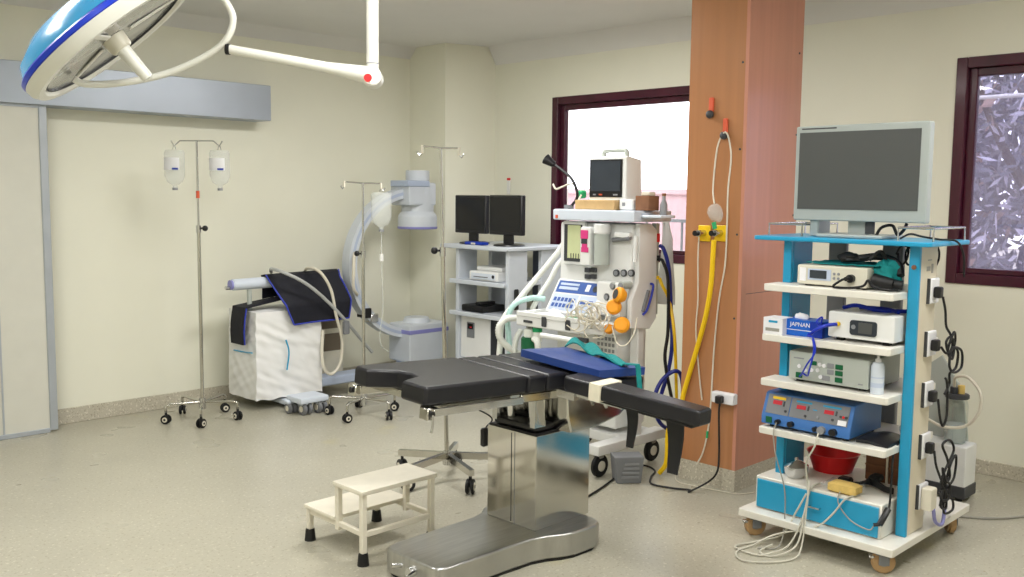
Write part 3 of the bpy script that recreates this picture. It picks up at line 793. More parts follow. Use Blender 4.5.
# vaporiser
vp = P(598, 244, x=4.27)
mb = MB().m('device_white').bb(4.22, 4.32, vp.y+.02, vp.y+.10, vp.z-.13, vp.z+.10, .012, 2).cyl((4.27, vp.y-.03, vp.z+.06), (4.27, vp.y-.03, vp.z+.12), .05, n=24, bev=.006).m('device_grey').cyl((4.27, vp.y-.03, vp.z-.12), (4.27, vp.y-.03, vp.z+.06), .045, n=24)
vz = part('vaporiser', mb, an)
mb = MB().m('magenta').bb(4.217, 4.22, vp.y+.035, vp.y+.09, vp.z+.03, vp.z+.08).bb(4.217, 4.22, vp.y+.03, vp.y+.085, vp.z-.05, vp.z-.02).bb(4.217, 4.22, vp.y+.04, vp.y+.08, vp.z-.02, vp.z+.0)
mb.m('dark_grey').bb(4.216, 4.219, vp.y+.04, vp.y+.085, vp.z+.0, vp.z+.03)
part('magenta_mark', mb, vz, 'magenta label')
mb = MB().m('dark_grey')
for (px, py) in ((588, 270), (594, 270), (588, 276.5), (594, 276.5)):
    p = P(px, py, x=4.315); mb.bb(p.x-.012, p.x+.01, p.y-.02, p.y+.02, p.z-.014, p.z+.014, .003, 1)
part('switch_block', mb, bd)
# recess arm at right
a = P(613, 240, x=4.30); b_ = P(630, 238, x=4.28)
mb = MB().m('plastic_grey').cyl(a, b_, .014, n=12).m('device_white').bb(4.27, 4.31, b_.y-.0, a.y-.03, b_.z, b_.z+.03, .005, 1).cyl(P(636, 236, x=4.26), P(635, 262, x=4.26), .012, n=12)
part('pressure_arm', mb, an)
# top shelf
mb = MB().m('cool_white').bb(4.24, 4.60, 3.30, 3.925, 1.45, 1.515, .01, 2).bb(4.30, 4.44, 3.16, 3.30, 1.475, 1.492, .004, 1)
part('top_shelf', mb, an)
part('red_tag', MB().m('orange_clip').bb(4.237, 4.24, 3.88, 3.90, 1.46, 1.48), an)
# breathing circuit
mb = MB().m('hose_white')
h1 = [V((4.50, 4.0, 1.37)), P(558, 252, y=4.06), P(545, 268, y=4.12), P(520, 298, y=4.2), P(503, 320, y=4.25), P(500, 345, y=4.25), P(498, 372, y=4.25)]
h2 = [V((4.50, 3.96, 1.25)), P(560, 262, y=4.02), P(550, 280, y=4.06), P(537, 300, y=4.1), P(530, 315, y=4.12)]
part('breathing_hose', MB().m('hose_white').tube(h1, .019, n=10), an, 'white breathing hose')
part('breathing_hose', MB().m('hose_white').tube(h2, .017, n=10), an, 'white breathing hose')
def corr(pts, r, m):
    mb = MB().m(m); pts = [V(p) for p in pts]; q = [2*pts[0]-pts[1]]+pts+[2*pts[-1]-pts[-2]]; out = []
    for i in range(1, len(q)-2):
        a, b2, c, d = q[i-1:i+3]
        for k in range(10):
            t = k/10; out.append(.5*((2*b2)+(c-a)*t+(2*a-5*b2+4*c-d)*t*t+(3*b2-a-3*c+d)*t**3))
    mb.tube(out, r, n=10, spline=False)
    for i, p in enumerate(out[1:-1]):
        if i % 2 == 0:
            t = (out[i+2]-out[i]).normalized(); mb.cyl(p-t*.003, p+t*.003, r*1.14, n=10)
    return mb
part('corrugated_hose', corr([P(545, 299, y=4.05), P(532, 298, y=4.1), P(515, 304, y=4.14), P(508, 318, y=4.16), P(509, 340, y=4.16), P(512, 372, y=4.16)], .017, 'hose_aqua'), an, 'pale aqua ribbed hose')
part('corrugated_hose', corr([P(516, 318, y=4.1), P(506, 319, y=4.12), P(499, 327, y=4.14), P(500, 338, y=4.14), P(508, 347, y=4.12), P(519, 354, y=4.1)], .019, 'hose_white'), an, 'white ribbed hose')
part('corrugated_hose', corr([P(521, 330, y=4.1), P(516, 340, y=4.1), P(514, 360, y=4.1), P(515, 380, y=4.1)], .017, 'hose_white'), an, 'white ribbed hose')
cz = P(529, 345, y=4.0)
mb = MB().m('green_dark').cyl((cz.x, cz.y, cz.z-.06), (cz.x, cz.y, cz.z+.05), .05, n=24, bev=.006).m('hose_white').cyl((cz.x, cz.y, cz.z+.05), (cz.x, cz.y, cz.z+.10), .035, n=20, bev=.005)
mb.m('green').cyl((cz.x, cz.y-.07, cz.z+.09), (cz.x, cz.y-.07, cz.z+.115), .03, n=18).m('hose_white').cyl((cz.x, cz.y-.07, cz.z+.03), (cz.x, cz.y-.07, cz.z+.09), .028, n=18)
mb.tube([(cz.x-.02, cz.y-.06, cz.z+.05), (cz.x-.03, cz.y-.1, cz.z+.03), (cz.x-.03, cz.y-.11, cz.z-.05)], .02)
part('absorber', mb, an, 'green absorber canister')
# rear hoses bunch with plumbing on the right
mb = MB().m('red').cyl((4.53, 3.35, 1.33), (4.53, 3.35, 1.38), .016, n=14).m('black_rubber').cyl((4.53, 3.345, 1.22), (4.53, 3.345, 1.25), .016, n=14).m('yellow').cyl((4.53, 3.345, 1.11), (4.53, 3.345, 1.13), .014, n=14)
mb.m('device_grey').bb(4.515, 4.55, 3.35, 3.38, .9, 1.44)
part('gas_inlets', mb, an, 'coloured gas inlets')
def single_tube(name, label, cat, pts, r, m, group=None, n=8):
    return single(name, MB().m(m).tube(pts, r, n=n), label, cat, None, group)
single_tube('gas_hose', 'dark blue gas hose looping down behind the white machine beside the column', 'hose',
            [V((4.53, 3.33, 1.31)), P(664, 250, y=3.3), P(669, 270, y=3.28), P(671, 310, y=3.27), P(672, 345, y=3.24), P(668, 372, y=3.25), P(660, 398, y=3.22), P(656, 412, y=3.2), P(662, 425, y=3.2), P(676, 430, y=3.2), P(684, 415, y=3.2), P(682, 380, y=3.15), P(676, 371, y=3.15), P(664, 378, y=3.2), P(656, 392, y=3.22), P(654, 410, y=3.22)], .012, 'hose_blue')
single_tube('suction_hose', 'black hose dropping from the white machine to the floor behind the column', 'hose',
            [V((4.53, 3.325, 1.23)), P(663, 262, y=3.29), P(668, 280, y=3.26), P(668, 330, y=3.26), P(665, 360, y=3.24), P(672, 400, y=3.22), P(678, 430, y=3.2), P(672, 455, y=3.2), P(668, 462, y=3.2)], .010, 'black_rubber')
single_tube('air_hose', 'thin yellow hose at the side of the white machine', 'hose',
            [V((4.53, 3.325, 1.115)), P(662, 285, y=3.3), P(669, 300, y=3.28), P(674, 330, y=3.22), P(676, 375, y=3.2), P(677, 430, y=3.2)], .010, 'yellow')
bgp = MB().m('bag_plastic')
y0, y1 = P(668, 205, x=4.72), P(682, 205, x=4.72)
bgp.sheet(lambda u, v: (4.72+.02*math.sin(v*5+u*3), 3.465-u*(.035+.07*min(1, v*3)), 1.54-v*.60), 6, 12, .004)
bgp.m('chrome').tube([(4.59, 3.43, 1.50), (4.66, 3.43, 1.505), (4.72, 3.44, 1.53)], .004)
bo = single('plastic_bag', bgp, 'long crumpled translucent bag hanging beside the white machine', 'plastic bag')
# things on the top shelf
cb = MB().m('cardboard').bb(4.29, 4.5, 3.485, 3.79, 1.516, 1.572, .003, 1)
cbx = single('cardboard_box', cb, 'flat brown cardboard box under the small patient monitor', 'box')
pm = thing('patient_monitor', 'small white patient monitor with handle on top of the cardboard box', 'patient monitor', (4.45, 3.65, 1.569))
a, b_ = P(590.5, 161, x=4.33), P(622, 196, x=4.33)
mb = MB().m('device_white').prism([(4.33, 1.573), (4.33, 1.82), (4.35, 1.83), (4.47, 1.81), (4.48, 1.60), (4.46, 1.573)], b_.y-.03, a.y+.01, axis='y', bev=.01)
part('casing', mb, pm)
part('screen', MB().m('black_plastic').bb(4.326, 4.33, b_.y, a.y-.0, 1.59, 1.81).m('screen_dark').bb(4.324, 4.326, b_.y+.012, a.y-.012, 1.625, 1.80).m('orange_clip').bb(4.323, 4.326, a.y-.10, a.y-.075, 1.60, 1.609).m('mid_grey').bb(4.323, 4.326, a.y-.05, a.y-.03, 1.60, 1.609).bb(4.323, 4.326, b_.y+.03, b_.y+.06, 1.60, 1.609), pm, 'dark screen')
yc = (a.y+b_.y)/2-.01
part('handle', MB().m('device_grey').tube([(4.40, yc+.085, 1.815), (4.40, yc+.08, 1.86), (4.40, yc, 1.866), (4.40, yc-.08, 1.86), (4.40, yc-.085, 1.81)], .015, n=10), pm)
mb = MB().m('device_white').bb(4.32, 4.44, 3.375, 3.475, 1.516, 1.58, .006, 1).m('mid_grey').bb(4.317, 4.32, 3.43, 3.45, 1.54, 1.56)
single('white_module', mb, 'small white plastic module right of the cardboard box', 'device')
mb = MB().m('brown_board').bb(4.33, 4.43, 3.268, 3.365, 1.516, 1.60, .003, 1).m('cable_white').bb(4.35, 4.41, 3.28, 3.34, 1.60, 1.622, .004, 1)
single('brown_carton', mb, 'small dark brown carton at the right end of the shelf', 'box')
mb = MB().m('mid_grey').lathe([(0, 1.4925), (.022, 1.4925), (.022, 1.55), (.01, 1.58), (.01, 1.60), (0, 1.60)], (4.40, 3.215, 0), n=16).m('brown_board').cyl((4.40, 3.215, 1.60), (4.40, 3.215, 1.615), .012, n=12)
single('small_bottle', mb, 'tiny grey bottle at the right tip of the shelf', 'bottle')
gl = thing('gooseneck_lamp', 'black gooseneck lamp bent left above the anaesthesia machine shelf', 'lamp', (4.40, 3.9, 1.515))
gp = [V((4.36, 3.90, 1.516)), P(577, 198, x=4.36), P(576, 188, x=4.36), P(571, 178, x=4.36), P(562, 170, x=4.36), P(552, 163, x=4.36)]
part('gooseneck', MB().m('black_rubber').tube(gp, .009), gl)
hp = gp[-1]; part('lamp_head', MB().m('black_plastic').cyl(hp+V((0, -.02, -.012)), hp+V((-.02, .035, .025)), .018, .034, n=20), gl)
part('base', MB().m('plastic_grey').cyl((4.36, 3.90, 1.516), (4.36, 3.90, 1.54), .03, n=20), gl)
mb = MB().m('cable_white').tube([P(553, 184, x=4.5), P(556, 189, x=4.5), P(562, 187, x=4.5), P(570, 184, x=4.5), P(576, 187, x=4.5), V((4.5, 3.95, 1.516))], .006)
mb.m('green').bb(4.45, 4.5, P(585, 190, x=4.5).y-.02, P(585, 190, x=4.5).y+.03, 1.58, 1.63, .01, 1)
mb.m('cable_white').tube([V((4.45, 3.88, 1.6)), V((4.4, 3.87, 1.55)), V((4.38, 3.86, 1.517))], .006)
single('sensor_lead', mb, 'white sensor lead with a teal clip on the shelf beside the gooseneck', 'cable')
# coiled leads and yellow rubber masks on the tray
rn = random.Random(11)
mb = MB().m('cable_white')
for k in range(16):
    cx, cy, cz = 4.11+rn.uniform(-.06, .06), 3.48+rn.uniform(-.10, .16), .90+rn.uniform(-.05, .04)
    ra_, rz = rn.uniform(.05, .11), rn.uniform(.04, .09); ph = rn.uniform(0, 6)
    pts = [(cx+.02*math.sin(i*1.3+ph), cy+ra_*math.cos(i*.75+ph), cz+rz*math.sin(i*.75+ph)) for i in range(9)]
    mb.tube(pts, .0036, n=6, sub=4)
mb.tube([P(612, 326, x=4.06), P(617, 343, x=4.06), P(626, 345, x=4.07), P(634, 333, x=4.1), P(637, 318, x=4.15)], .0042, n=6)
single('monitoring_leads', mb, 'tangle of thin cream monitoring leads on the right of the white tray', 'cables')
for (px, py, lb) in ((619, 295, 'orange rubber breathing mask topmost in the tangle of leads on the tray'), (614, 307, 'orange rubber cuff just below the topmost orange mask on the tray'), (622, 325, 'orange rubber bulb hanging lowest right in the tangle of leads'), (609, 329, 'small orange rubber bulb hanging lowest left under the leads')):
    c = P(px, py, x=4.10); ax2 = V((-.8, .35*(1 if py < 300 else -1), .25)).normalized()
    q = V((0, 0, 1)).rotation_difference(ax2).to_matrix().to_4x4(); M = Matrix.Translation(c) @ q
    s_ = {295: 1.0, 307: .95, 325: 1.0, 329: .62}[py]
    t = thing('rubber_mask', lb, 'mask', c, 'orange rubber pieces among the leads')
    part('shell', MB(M).m('orange_rubber').lathe([(.010*s_, .02), (.034*s_, .022), (.045*s_, .01), (.045*s_, -.01), (.03*s_, -.035*s_), (0, -.045*s_)], n=22), t)
    part('opening', MB(M).m('dark_grey' if py < 300 else 'orange_rubber').lathe([(0, .016), (.02*s_, .018), (.028*s_, .024), (.0, .024)], n=18), t)
mb = MB().m('green').bb(4.11, 4.15, 3.62, 3.72, .866, .885, .006, 1).bb(4.12, 4.15, 3.97, 4.03, .866, .88, .006, 1)
single('green_clip', mb, 'pair of small green clips lying on the white tray', 'clip')
def crump(u, v):
    return (4.13+u*.12, 3.76+v*.16, .868+.05*math.sin(u*3.1)*math.sin(v*3.1)*(.7+.6*abs(noise.noise(V((u*4, v*4, 1))))))
single('gauze_cloth', MB().m('label_white').sheet(crump, 10, 10, .004), 'crumpled white cloth on the tray below the control panel', 'cloth')

# ================================================================== COLUMN FITTINGS
for (px, py, lb) in ((711, 107, 'orange clip with black ball high on the column, the empty one'), (725, 128, 'orange clip with black ball on the column holding the mask tubing')):
    c = P(px, py, x=CX0-.012)
    t = thing('wall_hook', lb, 'hook', (CX0, c.y, c.z-.04), 'orange clips on the column')
    part('clip', MB().m('orange_clip').bb(CX0-.016, CX0, c.y-.014, c.y+.014, c.z-.025, c.z+.05, .004, 1), t)
    part('ball', MB().m('dark_grey').sphere((CX0-.022, c.y, c.z-.04), .022, n=16), t)
hk = P(725, 136, x=CX0-.035)
mk = thing('oxygen_mask', 'clear plastic oxygen mask hanging on its tubing from the column', 'oxygen mask', (CX0-.05, 2.87, 1.44))
c = P(714, 213, x=CX0-.05)
Q = Matrix.Translation(c) @ Matrix.Rotation(-math.pi/2, 4, 'Y') @ Matrix.Rotation(.3, 4, 'Z')
part('mask_shell', MB(Q).m('clear_plastic').lathe([(.036, -.03), (.034, .0), (.026, .025), (.012, .04), (.0, .042)], n=20, sx=1.45), mk)
part('connector', MB().m('green').cyl(c+V((0, 0, -.05)), c+V((0, -.01, -.085)), .012, n=12), mk, 'green connector')
tb = [c+V((0, .0, .05)), P(713, 190, x=CX0-.02), P(715, 165, x=CX0-.02), P(718, 145, x=CX0-.025), hk+V((0, .012, .012)), hk+V((0, -.012, .012)), P(730, 145, x=CX0-.02), P(731, 160, x=CX0-.02), P(728, 190, x=CX0-.02), P(727, 225, x=CX0-.015), P(725, 265, x=CX0-.015), P(719, 300, x=CX0-.012), P(714, 350, x=CX0-.012), P(711, 400, x=CX0-.02), P(708, 430, x=CX0-.02), P(703, 452, x=CX0-.03), P(697, 464, x=CX0-.03)]
part('tubing', MB().m('cable_white').tube(tb, .0045), mk, 'clear looping tubing')
part('tube_joint', MB().m('green').cyl(P(707.5, 431, x=CX0-.02), P(707, 438, x=CX0-.021), .007, n=10), mk)
for (px, lb) in ((705, 'yellow gas outlet plate on the column, nearer the window'), (721.5, 'yellow gas outlet plate on the column, nearer its front corner')):
    c = P(px, 233, x=CX0)
    t = thing('gas_outlet', lb, 'gas outlet', (CX0, c.y, c.z-.03), 'yellow gas outlet plates')
    part('plate', MB().m('yellow').bb(CX0-.012, CX0, c.y-.038, c.y+.038, c.z-.045, c.z+.042, .004, 1), t, 'yellow plate')
    part('valve', MB().m('steel').cyl((CX0-.07, c.y, c.z), (CX0-.012, c.y, c.z), .018, n=18).bb(CX0-.065, CX0-.012, c.y-.012, c.y+.03, c.z-.012, c.z+.012, .004, 1).m('black_plastic').cyl((CX0-.085, c.y+.01, c.z), (CX0-.07, c.y+.01, c.z), .015, n=16), t)
yh = [P(714, 240, x=CX0-.05), P(713, 255, x=CX0-.05), P(711, 285, x=CX0-.045), P(706, 315, x=CX0-.04), P(698, 345, x=CX0-.03), P(689, 375, x=CX0-.02), P(683, 396, x=4.365), P(679, 418, x=4.355), V((4.345, 3.10, .28)), V((4.345, 3.11, .09)), V((4.335, 3.15, .016))]
single_tube('oxygen_hose', 'thick bright yellow hose falling from the gas outlets across the column', 'hose', yh, .014, 'yellow')
single_tube('thin_tubing', 'thin pale tube hanging straight from the left gas outlet', 'tube', [P(699, 237, x=CX0-.02), P(698, 260, x=CX0-.012), P(698, 300, x=CX0-.01), P(696, 330, x=CX0-.01), P(699, 372, x=CX0-.01), P(702, 400, x=CX0-.01)], .004, 'cable_white')
so = thing('wall_socket', 'white power socket box low on the orange column', 'socket', (CX0, 2.755, .49))
a, b_ = P(716, 390, x=CX0), P(738.5, 405, x=CX0)
part('box', MB().m('label_white').bb(CX0-.045, CX0, b_.y+.005, a.y, b_.z, a.z, .005, 1), so)
kd = P(721, 399, x=CX0-.05)
blk = [kd, P(719, 410, x=CX0-.07), P(719, 430, x=CX0-.06), P(719, 455, x=CX0-.06), P(717, 472, x=CX0-.08), P(708, 482, x=CX0-.1), V((4.2, 2.85, .008)), P(690, 490, z=.008), P(672, 488, z=.008), P(652, 484, z=.008), P(651, 477, z=.008), P(655, 471, z=.008), P(647, 466, z=.008), P(633, 465, z=.008), P(622, 472, z=.008), P(604, 486, z=.008), P(585, 498, z=.008), P(572, 505, z=.008)]
pcb = single('power_cable', MB().m('black_rubber').tube(blk, .0055), 'black power cable from the column socket snaking over the floor to the table', 'cable')
part('plug', MB().m('black_plastic').bb(CX0-.085, CX0-.045, kd.y-.018, kd.y+.02, kd.z-.022, kd.z+.02, .006, 1), pcb)
single_tube('thin_floor_wire', 'thin pale wire lying along the foot of the column', 'wire', [P(677, 470, z=.004), P(677, 481, z=.004), P(700, 487, z=.004), P(720, 491, z=.004), P(738, 494, z=.004), P(757, 492, z=.004)], .003, 'cable_white')
bk = thing('pedal_box', 'small grey embossed plastic box standing on the floor behind the armboard', 'box', (4.17, 3.27, 0))
M = Matrix.Translation((4.13, 3.225, 0)) @ Matrix.Rotation(math.radians(-38), 4, 'Z')
part('shell', MB(M).m('plastic_grey').prism([(-.07, 0), (.07, 0), (.085, .15), (-.085, .15)], -.06, .06, axis='y', bev=.006), bk)
mb = MB(M).m('mid_grey')
for k in range(4): mb.bb(-.045+k*.006, .055, -.066, -.061, .03+k*.025, .042+k*.025)
part('embossing', mb, bk)

# ================================================================== OPERATING TABLE
ot = thing('operating_table', 'black padded operating table on a stainless steel pedestal in the middle', 'operating table', (3.1, 2.93, 0))
def rrect(x0, x1, y0, y1, r, n=5):
    o = []
    for (cx, cy, a) in ((x1-r, y0+r, -90), (x1-r, y1-r, 0), (x0+r, y1-r, 90), (x0+r, y0+r, 180)):
        for k in range(n+1):
            t = math.radians(a+90*k/n); o.append((cx+r*math.cos(t), cy+r*math.sin(t)))
    return o
HB = .12
# base outline with a waist on both long sides and a rounded right end
bo_ = [(2.335, 2.80), (2.345, 2.765), (2.38, 2.745), (2.70, 2.742), (2.86, 2.735), (2.93, 2.715), (3.0, 2.68), (3.06, 2.662), (3.19, 2.66), (3.235, 2.68), (3.26, 2.72), (3.265, 2.78), (3.265, 3.10), (3.24, 3.17), (3.19, 3.20), (3.05, 3.20), (2.98, 3.18), (2.93, 3.14), (2.86, 3.12), (2.40, 3.11), (2.345, 3.09), (2.335, 3.06)]
part('base', MB().m('steel_brushed').prism(bo_, .012, HB, bev=.012).m('black_rubber').prism([(2.8+(x-2.8)*.97, 2.93+(y-2.93)*.96) for x, y in bo_], 0, .02), ot, 'stainless steel base plate')
part('brake_pedal', MB().m('chrome').cyl((2.36, 2.97, .07), (2.30, 3.0, .075), .009, n=12).tube([(2.335, 2.89, .07), (2.30, 2.89, .06), (2.285, 2.88, .045)], .011).cyl((2.335, 2.92, .065), (2.32, 2.92, .065), .022, n=16), ot)
ZP = .548
mb = MB().m('steel').bb(2.925, 3.285, 2.785, 3.095, HB, ZP, .004, 2)
mb.m('plastic_grey').bb(2.9247, 2.926, 2.915, 2.919, HB, ZP-.003)
ped = part('pedestal', mb, ot, 'polished stainless steel pedestal')
part('seam', MB().m('dark_grey').bb(2.9235, 2.9245, 2.9365, 2.9395, HB+.01, ZP-.01).bb(2.93, 3.28, 2.79, 3.09, HB, HB+.006), ped)
part('boot', MB().m('black_rubber').bb(2.932, 3.278, 2.792, 3.088, ZP, ZP+.008).bb(3.0, 3.22, 2.84, 3.06, ZP, ZP+.035, .02, 2).bb(3.03, 3.19, 2.86, 3.04, ZP+.03, ZP+.06, .02, 2), ped, 'black rubber boot')
# tilted top frame
NL = V((2.233, 2.70, .875)); ex = V((1, .032, -.057)).normalized(); ey = V((-.032, 1, .055)); ey = (ey-ex*ey.dot(ex)).normalized(); ez = ex.cross(ey)
MT = Matrix((ex, ey, ez)).transposed().to_4x4(); MT.translation = NL
W = .455
leg_o = [(.0, .012), (.012, .0), (.56, .0), (.57, .01), (.57, W-.01), (.56, W), (.02, W), (.0, W-.02), (.0, .36), (.03, .345), (.11, .30), (.125, .24), (.11, .185), (.03, .155), (.0, .14)]
part('leg_pad', MB(MT).m('black_vinyl').prism(leg_o, -.075, 0, bev=.014), ot, 'black leg section pad with cut-out end')
part('seat_pad', MB(MT).m('black_vinyl').bb(.578, .695, 0, W, -.08, -.003, .016, 3), ot)
part('seat_pad', MB(MT).m('black_vinyl').bb(.702, .83, 0, W, -.08, -.003, .016, 3), ot)
part('back_pad', MB(MT).m('black_vinyl').prism(rrect(.838, 1.2, .0, W, .02), -.085, -.003, bev=.014), ot)
mb = MB(MT).m('steel').bb(.015, .55, .02, .045, -.115, -.078, .003, 1).bb(.015, .55, W-.045, W-.02, -.115, -.078, .003, 1).bb(.56, 1.3, .02, .045, -.12, -.083, .003, 1).bb(.56, 1.3, W-.045, W-.02, -.12, -.083, .003, 1)
for u in (.13, .5, .62, .95, 1.25): mb.bb(u, u+.03, .045, W-.045, -.112, -.083)
fr = part('frame', mb, ot, 'steel frame')
part('side_rail', MB(MT).m('chrome').bb(.03, .53, -.022, -.012, -.112, -.082, .002, 1).bb(.08, .1, -.012, .02, -.108, -.088).bb(.46, .48, -.012, .02, -.108, -.088), fr)
part('side_rail', MB(MT).m('chrome').bb(.03, .53, W+.012, W+.022, -.112, -.082, .002, 1).bb(.08, .1, W-.02, W+.012, -.108, -.088).bb(.46, .48, W-.02, W+.012, -.108, -.088), fr)
mb = MB(MT).m('steel').bb(.0, .035, -.02, .03, -.125, -.078, .004, 1).m('black_plastic').cyl((.018, -.03, -.1), (.018, -.02, -.1), .012, n=12).m('chrome').tube([(.018, -.03, -.1), (.02, -.03, -.15), (.015, -.03, -.17)], .005)
part('rail_clamp', mb, fr); mb = MB(MT)
mb.m('steel').bb(.0, .035, W-.03, W+.02, -.125, -.078, .004, 1).m('black_plastic').cyl((-.01, W-.01, -.1), (.0, W-.01, -.1), .012, n=12)
part('rail_clamp', mb, fr)
# column head
mb = MB().m('chrome').prism([(2.93, .58), (3.0, .58), (2.975, .775), (2.935, .775)], 2.80, 2.83, axis='y').prism([(2.93, .58), (3.0, .58), (2.975, .775), (2.935, .775)], 3.04, 3.07, axis='y')
mb.cyl((2.99, 2.86, .56), (2.97, 2.86, .77), .022, n=16).cyl((2.99, 3.0, .56), (2.97, 3.0, .77), .022, n=16).m('black_plastic').bb(2.94, 3.12, 2.80, 3.07, .56, .59, .01, 2)
mb.m('chrome')
mb.bb(3.05, 3.20, 2.8, 3.07, .58, .76, .02, 2).cyl((2.975, 2.78, .745), (2.975, 3.09, .745), .02, n=16)
part('tilt_head', mb, ot, 'steel tilting head')
mb = MB().m('steel').prism([(3.03, .762), (3.52, .735), (3.52, .65), (3.40, .585), (3.24, .557), (3.06, .557), (3.035, .63)], 2.70, 3.10, axis='y', bev=.008)
part('shroud', mb, ot, 'shiny steel shroud under the back section')
mb = MB().m('chrome').bb(3.12, 3.16, 2.665, 2.70, .70, .75, .004, 1).tube([(3.2, 2.70, .74), (3.22, 2.67, .70), (3.25, 2.66, .65)], .008).cyl((3.05, 2.70, .74), (3.05, 2.66, .74), .016, n=14)
part('clamp', mb, ot)
# armboard swung out towards the front
a0, a1 = V((2.985, 2.60, .84)), V((2.995, 1.965, .80))
ux = (a1-a0).normalized(); uy = V((0, 0, 1)).cross(ux).normalized(); uz = ux.cross(uy)
MA = Matrix((ux, uy, uz)).transposed().to_4x4(); MA.translation = a0; LA = (a1-a0).length
part('arm_board', MB(MA).m('black_vinyl').prism([(-.035, -.05), (0, -.07), (LA-.02, -.052), (LA, -.04), (LA, .035), (LA-.02, .045), (0, .065), (-.035, .05)], -.065, 0, bev=.012), ot, 'black armboard')
ab = part('board_plate', MB(MA).m('black_plastic').bb(.12, LA-.03, -.045, .045, -.075, -.066).m('chrome').bb(-.04, .25, -.012, .012, -.09, -.075).bb(-.1, .0, -.02, .02, -.11, -.078), ot)
part('tape_wrap', MB(MA).m('tape').prism(rrect(.118, .178, -.075, .072, .006), -.069, .003), ot, 'cream tape around the armboard')
for u, wd, ln in ((.29, .06, .17), (.50, .085, .22)):
    c = MA @ V((u, -.0, -.068))
    mb = MB().m('black_rubber')
    M2 = Matrix.Translation(c) @ Matrix(((ux.x, uy.x, 0, 0), (ux.y, uy.y, 0, 0), (0, 0, 1, 0), (0, 0, 0, 1)))
    mb.M = M2
    mb.sheet(lambda uu, vv, wd=wd, ln=ln: ((uu-.5)*wd*(1-.45*vv), .01*math.sin(vv*4), -vv*ln), 3, 8, .006)
    part('strap', mb, ot, 'black hanging strap')
# hand control hanging on far side
p1 = MT @ V((.42, W+.02, -.13))
mb = MB().m('black_rubber').bb(p1.x-.08, p1.x+.1, p1.y-.02, p1.y+.07, p1.z-.03, p1.z, .008, 1)
part('rail_accessory', mb, ot)
pdt = P(484.5, 437, y=3.22)
mb = MB().m('black_plastic').bb(pdt.x-.02, pdt.x+.02, pdt.y-.015, pdt.y+.015, pdt.z-.045, pdt.z+.045, .008, 1).tube([(pdt.x+.01, pdt.y, pdt.z+.045), (pdt.x+.03, pdt.y, pdt.z+.1), (p1.x+.06, p1.y, p1.z-.03)], .004)
part('hand_control', mb, ot, 'black hand control on its cable')
# blue pillow and cuff
def pbox(x0, x1, y0, y1, z0, z1):
    bm = bmesh.new(); bmesh.ops.create_cube(bm, size=1); bmesh.ops.subdivide_edges(bm, edges=bm.edges[:], cuts=7, use_grid_fill=True)
    for v in bm.verts:
        u, w_ = v.co.x*2, v.co.y*2
        k = (1-abs(u)**4)*(1-abs(w_)**4)
        v.co.z *= .62+.38*k**.5
        v.co = V(((x0+x1)/2+v.co.x*(x1-x0), (y0+y1)/2+v.co.y*(y1-y0), (z0+z1)/2+v.co.z*(z1-z0)))
    bmesh.ops.recalc_face_normals(bm, faces=bm.faces[:])
    return bm
mb = MB(MT).m('black_vinyl').prism(rrect(.86, 1.14, -.20, -.004, .03), -.075, -.004, bev=.014)
part('arm_board', mb, ot, 'second black armboard under the blue cushion')
part('board_plate', MB(MT).m('steel').bb(.93, 1.05, -.16, .06, -.095, -.076, .003, 1), ot)
MP = MT @ Matrix.Translation((.965, .045, 0)) @ Matrix.Rotation(math.radians(-6), 4, 'Z')
mb = MB(MP).m('pillow_blue').bmadd(pbox(-.14, .15, -.255, .25, .0, .055))
single('pillow', mb, 'flat dark blue vinyl cushion lying on the head end of the table', 'cushion', MT @ V((.95, .06, 0)))
def cuff(u, v):
    return MP @ V((.12-.10*u+.12*(v-.2)*(1-.6*u), .21-u*.45, .056+.045*abs(math.sin(u*6.5+v*3))*(1-u*.8)))
cf = single('pressure_cuff', MB().m('teal_cloth').sheet(cuff, 14, 6, .006), 'teal blood pressure cuff lying crumpled on the blue cushion', 'pressure cuff')
q0 = V(cuff(1, .5)); 
part('strap', MB().m('teal_cloth').sheet(lambda u, v: q0+V((.03*(v-.5), 0, 0))+V((.0, -.07, .004))*min(1, u*2.2)+V((.0, -.02, -.16))*max(0, u-.45)/.55, 14, 2, .004), cf)

# ================================================================== STEP STOOL
st = thing('step_stool', 'cream painted two-step metal stool with black rubber feet beside the table', 'step stool', (2.52, 3.45, 0))
SX0, SX1 = 2.315, 2.72; SY = (3.225, 3.43, 3.665); Z1, Z2 = .172, .333
part('upper_tread', MB().m('cream_paint').bb(SX0-.008, SX1+.008, SY[0]-.01, SY[1]+.01, Z2-.022, Z2, .006, 2), st)
part('lower_tread', MB().m('cream_paint').bb(SX0-.008, SX1+.008, SY[1]+.0, SY[2]+.01, Z1-.02, Z1, .006, 2), st)
for x in (SX0+.013, SX1-.013):
    for y, z0, z1 in ((SY[0]+.013, .0, Z2-.02), (SY[1]-.01, Z1-.06, Z2-.02), (SY[2]-.013, 0, Z1-.018)):
        lg = part('leg', MB().m('cream_paint').bb(x-.013, x+.013, y-.013, y+.013, z0+(.02 if z0 == 0 else 0), z1, .003, 1), st)
        if z0 == 0: part('rubber_foot', MB().m('black_rubber').lathe([(.019, .055), (.021, .05), (.026, 0), (0, 0)], (x, y, 0), n=18).lathe([(0, .055), (.019, .055)], (x, y, 0), n=18), lg, 'black rubber foot')
    part('side_rail', MB().m('cream_paint').bb(x-.01, x+.01, SY[0]+.026, SY[2]-.026, Z1-.045, Z1-.02, .003, 1), st)
part('cross_rail', MB().m('cream_paint').bb(SX0+.026, SX1-.026, SY[0]+.003, SY[0]+.023, Z1-.05, Z1-.026, .003, 1), st)
part('cross_rail', MB().m('cream_paint').bb(SX0+.026, SX1-.026, SY[2]-.023, SY[2]-.003, Z1-.045, Z1-.02, .003, 1), st)

